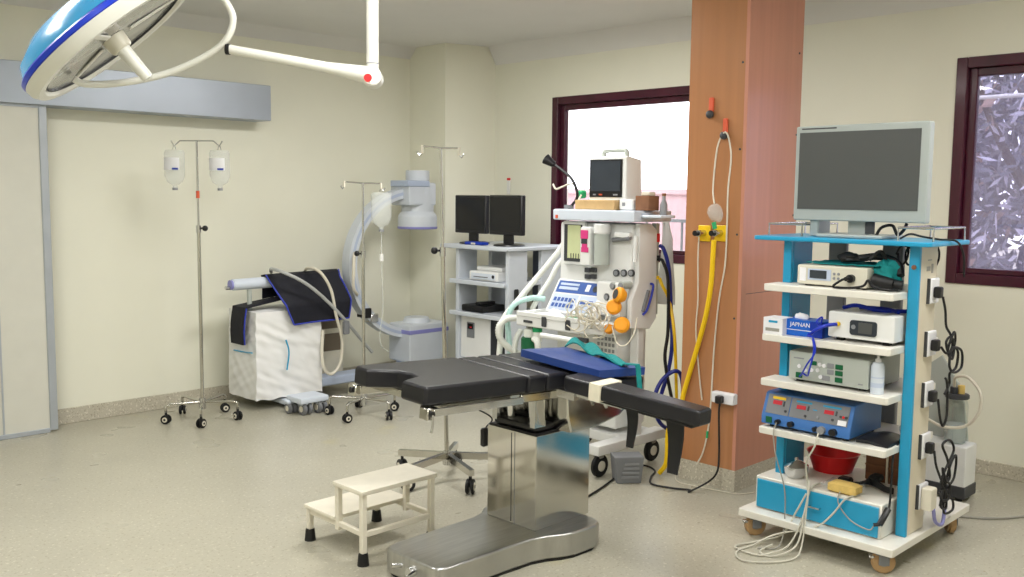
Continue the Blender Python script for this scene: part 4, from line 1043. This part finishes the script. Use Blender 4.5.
# ================================================================== ENDOSCOPY CART (front looks towards -x)
ct = thing('endoscopy_cart', 'turquoise and white equipment trolley with five levels on tan castors', 'equipment cart', (4.2, 1.95, 0))
part('base_board', MB().m('cart_white').prism(rrect(3.84, 4.72, 1.585, 2.33, .01, 2), .095, .13, bev=.004), ct)
part('top_board', MB().m('turquoise').prism(rrect(3.955, 4.42, 1.545, 2.375, .03, 4), 1.40, 1.42, bev=.005), ct, 'turquoise top board')
for nm, y0, y1 in (('far', 2.21, 2.245), ('near', 1.615, 1.655)):
    mb = MB().m('cart_cream').bb(4.048, 4.225, y0, y1, .13, 1.40, .003, 1).m('turquoise').bb(4.028, 4.048, y0-.003, y1+.003, .13, 1.40, .003, 1)
    if nm == 'far': mb.bb(4.048, 4.225, y0-.005, y0, .13, 1.40)
    part('side_upright', mb, ct, 'turquoise-edged upright')
mb = MB().m('plastic_grey').bb(4.40, 4.43, 2.12, 2.21, .13, 1.40, .004, 1).bb(4.40, 4.43, 1.84, 1.94, .13, 1.40, .004, 1)
part('rear_post', mb, ct, 'grey rear post')
SH = (1.203, .970, .760, .532)
for k, z in enumerate(SH):
    part('shelf', MB().m('cart_white').prism(rrect(3.885, 4.262, 1.657, 2.272, .012, 3) if False else [(3.885, 2.255), (3.885, 1.67), (3.895, 1.66), (4.40, 1.66), (4.40, 2.203), (4.022, 2.203), (4.022, 2.265), (3.895, 2.265)], z-.032, z, bev=.004), ct)
bx_ = part('drawer_unit', MB().m('cart_white').bb(3.92, 4.40, 1.675, 2.285, .13, .285, .005, 1), ct)
dw = part('drawer', MB().m('turquoise').bb(3.912, 3.92, 1.685, 2.275, .137, .272, .003, 1), ct, 'turquoise drawer front')
part('drawer_handle', MB().m('chrome').tube([(3.912, 2.0, .205), (3.895, 2.0, .205), (3.895, 1.95, .205), (3.912, 1.95, .205)], .004, spline=False), dw)
for yy in (1.66, 2.25):
    ya, yb = (1.57, 1.72) if yy < 2 else (2.17, 2.34)
    mb = MB().m('chrome').tube([(4.05, ya, 1.42), (4.05, ya, 1.475), (4.05, yb, 1.475), (4.05, yb, 1.42)], .005, spline=False)
    mb.tube([(4.40, ya, 1.42), (4.40, ya, 1.475), (4.40, yb, 1.475), (4.40, yb, 1.42)], .005, spline=False).cyl((4.05, ya, 1.475), (4.40, ya, 1.475), .005, n=8).cyl((4.05, yb, 1.475), (4.40, yb, 1.475), .005, n=8)
    part('guard_rail', mb, ct, 'chrome guard rail')
for (x, y, yw) in ((3.90, 1.65, .6), (3.90, 2.27, .9), (4.62, 1.64, -.9), (4.62, 2.25, .2)):
    ax3 = V((math.cos(yw), math.sin(yw), 0)); c = V((x, y, .05))
    mb = MB().m('caster_tan').cyl(c-ax3*.018, c+ax3*.018, .05, n=28, bev=.008)
    mb.m('cable_grey').cyl(c-ax3*.021, c+ax3*.021, .018, n=16)
    mb.m('plastic_grey')
    side = V((-ax3.y, ax3.x, 0))
    M = Matrix((ax3, side, V((0, 0, 1)))).transposed().to_4x4(); M.translation = V((x, y, 0))
    mb.bb(-.03, -.024, -.022, .022, .04, .09, .002, 1, M).bb(.024, .03, -.022, .022, .04, .09, .002, 1, M).bb(-.035, .035, -.035, .035, .085, .095, .002, 1, M)
    mb.m('chrome').bb(-.012, .012, .03, .06, .06, .075, .003, 1, M)
    part('caster', mb, ct, 'tan castor wheel')
sockz = [1.203, .972, .747, .516, .29]
for z in sockz:
    mb = MB().m('label_white').bb(4.13, 4.22, 1.598, 1.615, z-.055, z+.055, .004, 1).m('dark_grey').bb(4.125, 4.13, 1.602, 1.615, z-.055, z+.055)
    part('power_socket', mb, ct, 'white power socket')
part('worn_label', MB().m('cable_grey').bb(4.11, 4.15, 1.6135, 1.615, 1.29, 1.31).bb(4.16, 4.18, 1.6135, 1.615, 1.28, 1.32).bb(4.12, 4.16, 1.6135, 1.615, 1.335, 1.34), ct)
part('bolt', MB().m('brown_board').cyl((4.023, 1.635, 1.31), (4.028, 1.635, 1.31), .010, n=12), ct)
# television
TVX = 4.08; ty0, ty1, tz0, tz1 = 1.618, 2.236, 1.495, 1.928
tv = thing('medical_screen', 'large silver framed flat screen on top of the turquoise trolley', 'screen', (4.12, 1.93, 1.421))
part('casing', MB().m('tv_silver').bb(TVX, TVX+.05, ty0, ty1, tz0, tz1, .008, 2).bb(TVX+.05, TVX+.09, ty0+.08, ty1-.08, tz0+.06, tz1-.08, .015, 2), tv)
part('screen', MB().m('screen_grey').bb(TVX-.003, TVX+.002, ty0+.036, ty1-.022, tz0+.052, tz1-.03), tv, 'dark grey screen')
part('bezel_mark', MB().m('dark_grey').bb(TVX-.001, TVX, ty1-.20, ty1-.03, tz1-.016, tz1-.010), tv)
mb = MB().m('tv_silver').bb(TVX-.03, TVX+.2, 1.79, 2.10, 1.4205, 1.437, .006, 2).bb(TVX+.05, TVX+.1, 1.90, 1.99, 1.43, 1.56, .01, 2)
mb.m('dark_grey').bb(TVX+.04, TVX+.05, 1.86, 1.90, 1.44, 1.52)
part('stand', mb, tv)
mb = MB().m('tv_silver').bb(4.10, 4.22, 2.115, 2.16, 1.4205, 1.52, .006, 1)
single('grey_bracket', mb, 'small silver block under the left end of the large screen', 'bracket')
# light source on the top shelf
ls = thing('light_source', 'beige endoscopic unit with small display on the topmost white shelf', 'endoscopy unit', (4.1, 1.96, 1.203))
part('casing', MB().m('device_beige').bb(3.945, 4.25, 1.80, 2.13, 1.21, 1.298, .008, 2).m('black_rubber').bb(3.97, 4.0, 1.83, 1.86, 1.2035, 1.211).bb(3.97, 4.0, 2.07, 2.10, 1.2035, 1.211).bb(4.2, 4.23, 1.83, 1.86, 1.2035, 1.211).bb(4.2, 4.23, 2.07, 2.10, 1.2035, 1.211), ls)
mb = MB().m('panel_pale').bb(3.942, 3.945, 1.965, 2.075, 1.232, 1.282).m('screen_dark').bb(3.940, 3.942, 1.985, 2.065, 1.24, 1.276).m('label_white').bb(3.942, 3.945, 2.085, 2.115, 1.225, 1.285)
for k in range(4): mb.m('mid_grey').cyl((3.941, 1.95-.02*(k % 2), 1.245+.02*(k//2)), (3.945, 1.95-.02*(k % 2), 1.245+.02*(k//2)), .006, n=10)
part('front_panel', mb, ls)
part('connector', MB().m('black_plastic').cyl((3.925, 1.87, 1.25), (3.945, 1.87, 1.25), .018, n=18).cyl((3.90, 1.875, 1.25), (3.925, 1.875, 1.25), .010, n=12), ls)
def blob(c, sx, sy, sz, seed, n=18):
    bm = bmesh.new(); bmesh.ops.create_uvsphere(bm, u_segments=n*2, v_segments=n, radius=1)
    for v in bm.verts:
        k = 1+.28*noise.noise(v.co*2.1+V((seed, 0, 0)))+.14*noise.noise(v.co*5+V((0, seed, 0)))
        z = v.co.z*sz*k
        v.co = V((c[0]+v.co.x*sx*k, c[1]+v.co.y*sy*k, max(c[2]-sz*.55, c[2]+z)))
    return bm
def drape(u, v):
    x = 3.99+u*.22; y = 2.11-v*.34
    return (x, y, 1.302+.010*abs(noise.noise(V((x*30, y*30, 2))))+.004)
single('teal_cloth', MB().m('teal_cloth').sheet(drape, 10, 14, .004).bmadd(blob((4.05, 1.755, 1.262), .06, .06, .075, 3)), 'crumpled teal cloth on and beside the beige endoscopic unit', 'cloth')
mb = MB().m('black_rubber').bmadd(blob((4.02, 1.92, 1.335), .035, .05, .025, 8, 10)).tube([(4.0, 1.95, 1.33), (4.03, 1.88, 1.335), (4.06, 1.80, 1.345), (4.06, 1.72, 1.32), (4.03, 1.69, 1.27)], .016)
mb.tube([(4.0, 1.82, 1.33), (4.02, 1.78, 1.37), (4.05, 1.76, 1.32)], .008)
single('endoscope_camera', mb, 'black camera head lying on the teal cloth under the large screen', 'camera')
mb = MB().m('black_rubber').cyl((3.99, 1.79, 1.245), (3.99, 1.70, 1.235), .032, .022, n=20).cyl((3.99, 1.70, 1.235), (4.0, 1.667, 1.232), .020, n=16)
mb.tube([(3.92, 1.885, 1.25), (3.90, 1.90, 1.24), (3.90, 1.93, 1.212), (3.905, 1.86, 1.212), (3.91, 1.80, 1.225), (3.91, 1.78, 1.25), (3.92, 1.76, 1.225), (3.93, 1.70, 1.213), (3.98, 1.68, 1.213)], .0055)
single('endoscope_cable', mb, 'black coupler with thin cable at the right of the topmost white shelf', 'cable')
rn = random.Random(5)
mb = MB().m('black_rubber')
for k in range(5):
    cy = 1.80-k*.035; pts = [(4.30+.02*math.sin(i+k), cy+.03*math.cos(i*.8+k), 1.345+.045*math.sin(i*.8+k)) for i in range(9)]
    mb.tube(pts, .005, n=6, sub=4)
mb.tube([(4.30, 1.80, 1.39), (4.25, 1.72, 1.36), (4.22, 1.70, 1.30), (4.25, 1.70, 1.22)], .005, n=6)
single('coiled_cables', mb, 'loops of thin black cable hanging below the turquoise top board', 'cables')
mb = MB().m('black_rubber').tube([(4.0, 1.69, 1.43), (4.03, 1.66, 1.45), (4.06, 1.62, 1.44), (4.12, 1.57, 1.428), (4.2, 1.53, 1.42), (4.28, 1.527, 1.36), (4.31, 1.53, 1.26)], .0045)
single('screen_cable', mb, 'thin black cable trailing off the right end of the turquoise top board', 'cable')
mb = MB().m('black_rubber').tube([(4.12, 1.85, 1.43), (4.13, 1.83, 1.47), (4.15, 1.79, 1.48), (4.16, 1.77, 1.44), (4.15, 1.74, 1.46), (4.16, 1.73, 1.49)], .007)
single('short_cable', mb, 'short black cable curling under the large screen beside its stand', 'cable')
# insufflator on second shelf
nf = thing('insufflator', 'white unit with dark framed display on the second white shelf', 'insufflator', (4.1, 1.83, .97))
part('casing', MB().m('device_white').bb(3.945, 4.26, 1.67, 1.97, .985, 1.10, .008, 2).m('black_rubber').bb(3.97, 4.0, 1.70, 1.73, .9705, .986).bb(3.97, 4.0, 1.91, 1.94, .9705, .986).bb(4.2, 4.23, 1.70, 1.73, .9705, .986).bb(4.2, 4.23, 1.91, 1.94, .9705, .986), nf)
mb = MB().m('screen_dark').prism([(x, y) for x, y in rrect(1.745, 1.865, 1.005, 1.07, .012, 3)], 3.938, 3.945, axis='x').m('screen_grey').bb(3.936, 3.938, 1.765, 1.825, 1.015, 1.062).m('mid_grey').cyl((3.936, 1.848, 1.04), (3.938, 1.848, 1.04), .010, n=14)
mb.m('yellow').cyl((3.93, 1.92, 1.045), (3.945, 1.92, 1.045), .010, n=14)
part('display', mb, nf, 'dark framed display')
mb = MB().m('cable_blue').tube([(3.93, 1.92, 1.045), (3.905, 1.95, 1.04), (3.88, 1.97, 1.03), (3.878, 2.0, 1.01), (3.895, 2.03, .985)], .008)
mb.tube([(3.90, 1.99, 1.035), (3.89, 1.995, 1.055), (3.92, 1.985, 1.07), (3.92, 2.0, 1.02), (3.878, 2.03, .99), (3.87, 2.0, .98), (3.866, 1.985, .92), (3.865, 2.02, .86), (3.90, 2.06, .81), (3.915, 2.08, .79)], .004)
mb.tube([(3.87, 2.0, .975), (3.864, 1.99, .92), (3.866, 2.01, .83), (3.91, 2.04, .80), (3.915, 2.07, .81)], .004)
single('blue_tubing', mb, 'bright blue cable bundle plugged into the white unit and dangling over the shelf edge', 'cable')
mb = MB().m('cable_blue').tube([(4.05, 1.95, 1.108), (4.03, 1.88, 1.125), (4.06, 1.80, 1.108), (4.10, 1.72, 1.108), (4.15, 1.68, 1.108)], .009).tube([(4.1, 1.9, 1.11), (4.12, 1.8, 1.11), (4.05, 1.70, 1.11)], .009)
single('light_cable', mb, 'dark blue cable coiled on top of the white unit', 'cable')
gb = thing('glove_box', 'blue and white box of disposable gloves on the second white shelf', 'glove box', (4.0, 2.1, .97))
part('carton', MB().m('bright_blue').bb(3.935, 4.05, 1.99, 2.185, .971, 1.045).m('label_white').bb(3.895, 3.99, 2.165, 2.262, .971, 1.047).m('deep_blue').bb(3.9345, 3.96, 1.99, 2.05, .971, 1.043), gb)
part('lettering', MB().m('label_white').text('JAPNAN', .027, face_front(3.9335, 2.098, 1.023)).bb(3.9335, 3.9345, 2.03, 2.165, .997, 1.0).m('turquoise').bb(3.894, 3.895, 2.19, 2.235, 1.025, 1.035).m('cable_grey').bb(3.894, 3.895, 2.18, 2.25, .985, 1.0), gb)
part('glove', MB().m('label_white').bmadd(blob((3.99, 2.12, 1.052), .02, .035, .018, 4, 8)), gb, 'white glove tip')
# grey-green unit on third shelf
gu = thing('camera_unit', 'grey-green unit with green buttons on the third white shelf', 'camera control unit', (4.1, 1.95, .76))
part('casing', MB().m('device_grey').bb(3.93, 4.25, 1.765, 2.145, .772, .902, .008, 2).m('black_rubber').bb(3.96, 4.0, 1.79, 1.82, .7605, .773).bb(3.96, 4.0, 2.09, 2.12, .7605, .773).bb(4.2, 4.23, 1.79, 1.82, .7605, .773).bb(4.2, 4.23, 2.09, 2.12, .7605, .773), gu)
mb = MB()
for (y, z, ww, hh, mm) in ((2.09, .797, .024, .016, 'green_dark'), (2.02, .86, .018, .012, 'green_dark'), (1.90, .858, .026, .014, 'green_dark'), (1.90, .83, .026, .014, 'green_dark'), (1.90, .80, .026, .014, 'green_dark'), (1.94, .858, .022, .014, 'mid_grey'), (1.94, .83, .022, .014, 'mid_grey'), (1.96, .80, .03, .014, 'mid_grey')):
    part('indicator', MB().m(mm).bb(3.926, 3.93, y-ww/2-.005, y+ww/2+.005, z-hh, z+hh*.6, .002, 1), gu, 'green indicator' if mm[0] == 'g' else None)
for (y, z) in ((2.09, .835), (2.06, .82), (2.03, .825), (1.99, .855), (1.97, .852), (2.0, .828), (1.985, .80)):
    part('button', MB().m('label_white').cyl((3.924, y, z), (3.93, y, z), .009, n=14), gu)
mb = MB()
mb.m('mid_grey').bb(3.928, 3.93, 2.07, 2.12, .868, .874).bb(3.928, 3.93, 1.79, 1.81, .79, .795)
part('printed_mark', mb, gu)
bt = thing('squeeze_bottle', 'white plastic squeeze bottle with nozzle at the third shelf corner', 'bottle', (3.95, 1.735, .76))
part('body', MB().m('cool_white').lathe([(0, .7605), (.026, .7605), (.028, .765), (.028, .88), (.022, .895), (.010, .90), (0, .90)], (3.95, 1.735, 0), n=24), bt)
part('nozzle', MB().m('label_white').lathe([(.013, .898), (.013, .91), (.005, .915), (.003, .935), (0, .935)], (3.95, 1.735, 0), n=16), bt)
part('printed_lines', MB().m('panel_pale').lathe([(.0283, .79), (.0285, .80), (.0283, .81)], (3.95, 1.735, 0), n=24).lathe([(.0283, .83), (.0285, .833), (.0283, .836)], (3.95, 1.735, 0), n=24), bt)
# electrosurgical unit on fourth shelf
es = thing('electrosurgical_unit', 'blue electrosurgical generator with red displays on the lowest white shelf', 'electrosurgical unit', (4.1, 2.04, .532))
Zs = .532
mb = MB().m('blue_paint').prism([(3.905, Zs+.015), (3.905, Zs+.05), (3.945, Zs+.155), (3.96, Zs+.16), (4.22, Zs+.16), (4.22, Zs+.015)], 1.825, 2.262, axis='y', bev=.006)
for (x, y) in ((3.94, 1.86), (3.94, 2.22), (4.19, 1.86), (4.19, 2.1)): mb.m('black_rubber').cyl((x, y, Zs+.0005), (x, y, Zs+.016), .014, n=12)
part('casing', mb, es)
Me = Matrix(((0, .356, -.934, 3.925), (-1, 0, 0, 2.043), (0, .934, .356, Zs+.1025), (0, 0, 0, 1)))
mb = MB(Me).m('plastic_grey').bb(-.20, -.085, -.04, .05, -.002, .003).bb(-.08, .20, -.04, .05, -.002, .003)
for (x0, x1, y0, y1, mm) in ((-.175, -.11, .03, .042, 'yellow'), (-.17, -.125, .005, .024, 'led_red'), (-.05, -.005, .002, .02, 'led_red'), (.085, .13, .002, .02, 'led_red'), (-.055, .02, .032, .04, 'turquoise'), (.075, .16, .032, .04, 'turquoise'), (.03, .05, .008, .012, 'turquoise'), (-.118, -.11, .0, .024, 'dark_grey'), (.003, .011, -.0, .022, 'dark_grey'), (.138, .146, -.0, .022, 'dark_grey'), (.155, .195, -.038, -.015, 'label_white')):
    mb.m(mm).bb(x0, x1, y0, y1, .003, .005)
for (x, y, mm) in ((-.1, -.02, 'dark_grey'), (.0, -.025, 'dark_grey'), (.06, -.02, 'mid_grey'), (.13, -.02, 'dark_grey'), (.178, .0, 'red'), (.165, .0, 'dark_grey'), (.19, .0, 'dark_grey')): mb.m(mm).cyl((x, y, .003), (x, y, .008), .006, n=10)
part('control_panel', mb, es, 'grey panels with red displays')
part('power_switch', MB().m('green_dark').bb(3.901, 3.905, 2.205, 2.235, Zs+.022, Zs+.05), es, 'green power switch')
for y, r, mm in ((2.17, .012, 'black_plastic'), (2.105, .014, 'black_plastic'), (1.985, .011, 'black_plastic'), (1.90, .017, 'black_plastic'), (1.955, .018, 'mid_grey')):
    part('socket', MB().m(mm).cyl((3.885, y, Zs+.034), (3.905, y, Zs+.034), r, n=16), es)
def flat(u, v): return (3.94+u*.26, 1.815-v*.145, Zs+.012+.01*math.sin(u*4)+.006*math.sin(v*5))
mb = MB().m('black_vinyl').sheet(flat, 10, 8, .012)
single('electrode_pad', mb, 'glossy black folded pad on the lowest white shelf beside the blue unit', 'pad')
mb = MB().m('clear_soft').bmadd(blob((4.22, 1.70, Zs+.03), .05, .035, .03, 9, 10))
single('plastic_wrap', mb, 'crumpled clear plastic wrap behind the black pad on the lowest shelf', 'plastic wrap')
mb = MB().m('black_plastic').cyl((4.2, 1.69, .86), (4.2, 1.66, .86), .03, n=20).m('cable_white').cyl((4.19, 1.69, .86), (4.17, 1.70, .85), .018, n=16)
part('fan_plug', mb, ct)
# on the drawer unit
ZD = .2855
kb = thing('kidney_bowl', 'small shiny steel bowl on the left of the drawer unit', 'bowl', (4.02, 2.17, ZD))
part('bowl', MB().m('chrome').lathe([(0, ZD), (.045, ZD), (.06, ZD+.02), (.068, ZD+.055), (.064, ZD+.055), (.055, ZD+.02), (0, ZD+.008)], (4.03, 2.14, 0), n=28, sy=.8), kb)
part('lid', MB().m('chrome').lathe([(.066, ZD+.055), (.03, ZD+.075), (.01, ZD+.082), (.01, ZD+.095), (0, ZD+.097)], (4.03, 2.14, 0), n=28, sy=.8), kb)
mb = MB().m('red').lathe([(0, ZD), (.09, ZD), (.12, ZD+.085), (.125, ZD+.09), (.118, ZD+.09), (.09, ZD+.01), (0, ZD+.01)], (4.27, 2.075, 0), n=36)
single('red_basin', mb, 'red plastic basin at the back of the drawer unit', 'basin')
mb = MB().m('wood_brown').bb(4.24, 4.39, 1.69, 1.90, ZD, ZD+.16, .004, 1).m('brown_board').bb(4.236, 4.24, 1.69, 1.90, ZD+.07, ZD+.078).m('cable_white').bb(4.234, 4.24, 1.79, 1.80, ZD, ZD+.16)
single('wooden_box', mb, 'brown slatted wooden box at the back right of the drawer unit', 'box')
mb = MB().m('sponge').bmadd(pbox(3.93, 4.0, 1.80, 1.93, ZD, ZD+.05))
single('foam_block', mb, 'yellowish foam block lying at the front of the drawer unit', 'foam block')
mb = MB().m('clear_soft').bb(4.0, 4.12, 1.84, 2.0, ZD, ZD+.012, .004, 1)
single('clear_tray', mb, 'flat clear plastic tray on top of the drawer unit', 'tray')
mb = MB().m('black_rubber')
for k in range(4): mb.tube([(4.1, 1.90-.03*k, ZD+.01+.004*k), (4.12, 1.82, ZD+.02+.01*k), (4.09, 1.74, ZD+.012+.006*k), (4.06, 1.69, ZD+.02+.006*k)], .006)
mb.bb(4.08, 4.13, 1.90, 1.96, ZD, ZD+.03, .008, 1).bb(4.12, 4.18, 1.78, 1.83, ZD+.03, ZD+.06, .008, 1)
single('black_leads', mb, 'bunch of black leads on the right of the drawer unit', 'cables')
mb = MB().m('black_rubber').tube([(4.06, 1.668, .55), (3.99, 1.665, .50), (3.97, 1.66, .40), (3.965, 1.66, .30), (3.94, 1.655, .25)], .005)
mb.m('black_plastic').tube([(3.95, 1.66, .265), (3.915, 1.663, .235), (3.89, 1.668, .21)], .014).tube([(3.89, 1.668, .21), (3.878, 1.69, .205)], .008)
single('hand_piece', mb, 'black hand piece on a thin lead hanging in front of the drawer corner', 'hand piece')
wl = [[(3.87, 1.955, .56), (3.85, 1.96, .50), (3.86, 2.0, .42), (3.89, 2.01, .33), (3.885, 2.0, .28), (3.86, 1.995, .2), (3.80, 2.03, .05), (3.72, 2.08, .012), (3.66, 2.12, .008), (3.68, 2.24, .008), (3.80, 2.20, .012), (3.85, 2.1, .06), (3.86, 2.04, .18), (3.87, 2.0, .27)],
      [(3.89, 2.0, .33), (3.86, 1.99, .22), (3.82, 1.985, .05), (3.74, 1.98, .008), (3.62, 2.04, .008), (3.56, 2.13, .008), (3.63, 2.2, .008), (3.76, 2.19, .01), (3.83, 2.12, .06), (3.865, 1.95, .13), (3.88, 1.88, .2), (3.90, 1.83, .28), (3.97, 1.80, .29)],
      [(3.98, 1.99, .30), (3.90, 1.995, .29), (3.865, 2.0, .2), (3.80, 2.0, .05), (3.70, 2.06, .008), (3.71, 2.13, .008), (3.8, 2.12, .02)]]
mb = MB().m('cable_wire')
for w_ in wl: mb.tube(w_, .0042)
single('white_cable_loops', mb, 'cream cables dangling in loops from the blue unit to the floor', 'cables')
single_tube('grey_lead', 'thin grey lead hanging down the left front of the drawer', 'cable', [(3.885, 2.17, .565), (3.87, 2.175, .52), (3.87, 2.16, .42), (3.895, 2.13, .29), (3.885, 2.11, .2), (3.84, 2.09, .06), (3.80, 2.10, .008), (3.74, 2.16, .008)], .003, 'cable_grey')
single_tube('looped_lead', 'thin grey lead looping over the right front of the drawer', 'cable', [(4.0, 1.86, .305), (3.93, 1.87, .296), (3.9, 1.86, .25), (3.9, 1.80, .19), (3.9, 1.72, .17), (3.905, 1.70, .19)], .003, 'cable_grey')
# power cords on the cart's side
cords = [
    (1.203, 'black plug in the topmost socket with its cord down the trolley side', [(4.21, 1.565, 1.18), (4.22, 1.555, 1.12), (4.24, 1.555, 1.05), (4.28, 1.55, 1.01), (4.31, 1.55, .96), (4.27, 1.55, .93), (4.25, 1.555, .98), (4.29, 1.55, 1.0), (4.33, 1.55, .95), (4.30, 1.545, .90), (4.26, 1.55, .94), (4.29, 1.54, 1.02), (4.34, 1.55, .98), (4.31, 1.55, .91)]),
    (.972, 'black plug in the second socket with a thick coil beside it', [(4.21, 1.56, .96), (4.25, 1.55, .93), (4.32, 1.54, .95), (4.40, 1.54, .92), (4.40, 1.54, .85), (4.31, 1.54, .84), (4.26, 1.54, .88), (4.29, 1.545, .95), (4.35, 1.54, .93), (4.34, 1.54, .86), (4.27, 1.54, .84), (4.30, 1.55, .79), (4.25, 1.55, .75)]),
    (.747, 'black plug in the middle socket with a cord looping below', [(4.22, 1.565, .73), (4.215, 1.55, .65), (4.24, 1.545, .61), (4.275, 1.545, .65), (4.285, 1.55, .74), (4.27, 1.55, .80), (4.25, 1.55, .82)]),
    (.516, 'black plug in the fourth socket with cords bundled down to the base board', [(4.21, 1.565, .5), (4.2, 1.55, .44), (4.24, 1.545, .38), (4.27, 1.54, .33), (4.25, 1.54, .25), (4.33, 1.545, .22), (4.30, 1.54, .30), (4.24, 1.54, .36), (4.30, 1.54, .42), (4.37, 1.54, .48), (4.33, 1.545, .53), (4.26, 1.55, .52), (4.30, 1.54, .45), (4.34, 1.54, .36), (4.28, 1.545, .33), (4.25, 1.54, .28), (4.31, 1.53, .27), (4.33, 1.535, .33), (4.27, 1.53, .36), (4.25, 1.54, .42), (4.29, 1.54, .30), (4.27, 1.55, .24), (4.36, 1.55, .40), (4.43, 1.55, .44), (4.42, 1.55, .34), (4.30, 1.54, .30), (4.35, 1.56, .19), (4.48, 1.57, .17), (4.50, 1.58, .21), (4.40, 1.58, .26), (4.3, 1.57, .3)])]
for z, lb, pts in cords:
    o = single('power_cable', MB().m('black_rubber').tube([(a-.035, b2, c) for a, b2, c in pts], .0055), lb, 'power cord', None, 'cords plugged into the trolley side')
    part('plug', MB().m('black_plastic').bb(4.15, 4.187, 1.565, 1.598, z-.03, z+.02, .008, 2), o)
mb = MB().m('cable_white').bb(4.135, 4.2, 1.55, 1.598, .235, .335, .008, 2)
o = single('plug_adapter', mb, 'white plug adapter in the lowest socket of the trolley side', 'adapter')
part('cord', MB().m('violet').tube([(4.175, 1.555, .24), (4.22, 1.56, .17), (4.3, 1.56, .14), (4.35, 1.57, .20)], .008), o, 'violet-grey cord')

# ================================================================== SUCTION UNIT
su = thing('suction_unit', 'white suction cabinet with glass jar behind the trolley', 'suction unit', (5.24, 1.86, 0))
mb = MB().m('device_white').bb(5.12, 5.28, 1.755, 2.02, .02, .30, .012, 2).m('dark_grey').bb(5.115, 5.28, 1.75, 2.02, .02, .085, .004, 1)
for (x, y) in ((5.15, 1.79), (5.25, 1.79), (5.15, 1.98), (5.25, 1.98)): mb.m('black_rubber').cyl((x, y, 0), (x, y, .03), .018, n=12)
part('cabinet', mb, su)
part('back_panel', MB().m('device_grey').prism([(1.80, .30), (2.02, .30), (2.02, .70), (1.96, .75), (1.86, .60), (1.83, .5)], 5.262, 5.28, axis='x', bev=.004), su, 'grey sloping back panel')
jc = (5.20, 1.845, 0)
jar = part('jar', MB().m('jar_glass').lathe([(0, .302), (.053, .302), (.058, .31), (.058, .50), (.05, .53), (.047, .545)], jc, n=28, cap=False), su, 'clear glass jar')
part('liquid', MB().m('liquid').lathe([(0, .306), (.05, .306), (.054, .315), (.054, .40), (0, .40)], jc, n=28), jar)
part('jar_lid', MB().m('dark_grey').cyl((5.2, 1.845, .54), (5.2, 1.845, .565), .06, n=24, bev=.004).cyl((5.19, 1.86, .565), (5.19, 1.86, .60), .02, n=14).m('sponge').cyl((5.21, 1.83, .565), (5.21, 1.83, .61), .018, n=14), jar, 'dark lid')
part('suction_tube', MB().m('cable_white').tube([(5.19, 1.86, .60), (5.15, 1.84, .66), (5.13, 1.77, .67), (5.11, 1.70, .60), (5.10, 1.70, .50), (5.10, 1.76, .42), (5.08, 1.86, .40), (5.1, 1.95, .42)], .008), su, 'cream suction tube')
single_tube('floor_cable', 'thin grey cable running along the floor at the right edge', 'cable', [P(930, 513, z=.006), P(955, 516, z=.006), P(980, 518, z=.006), P(1005, 518, z=.006), P(1035, 515, z=.006), P(1080, 508, z=.006)], .006, 'cable_grey')

SC.view_settings.view_transform = 'Standard'
SC.view_settings.look = 'None'
SC.view_settings.exposure = 0
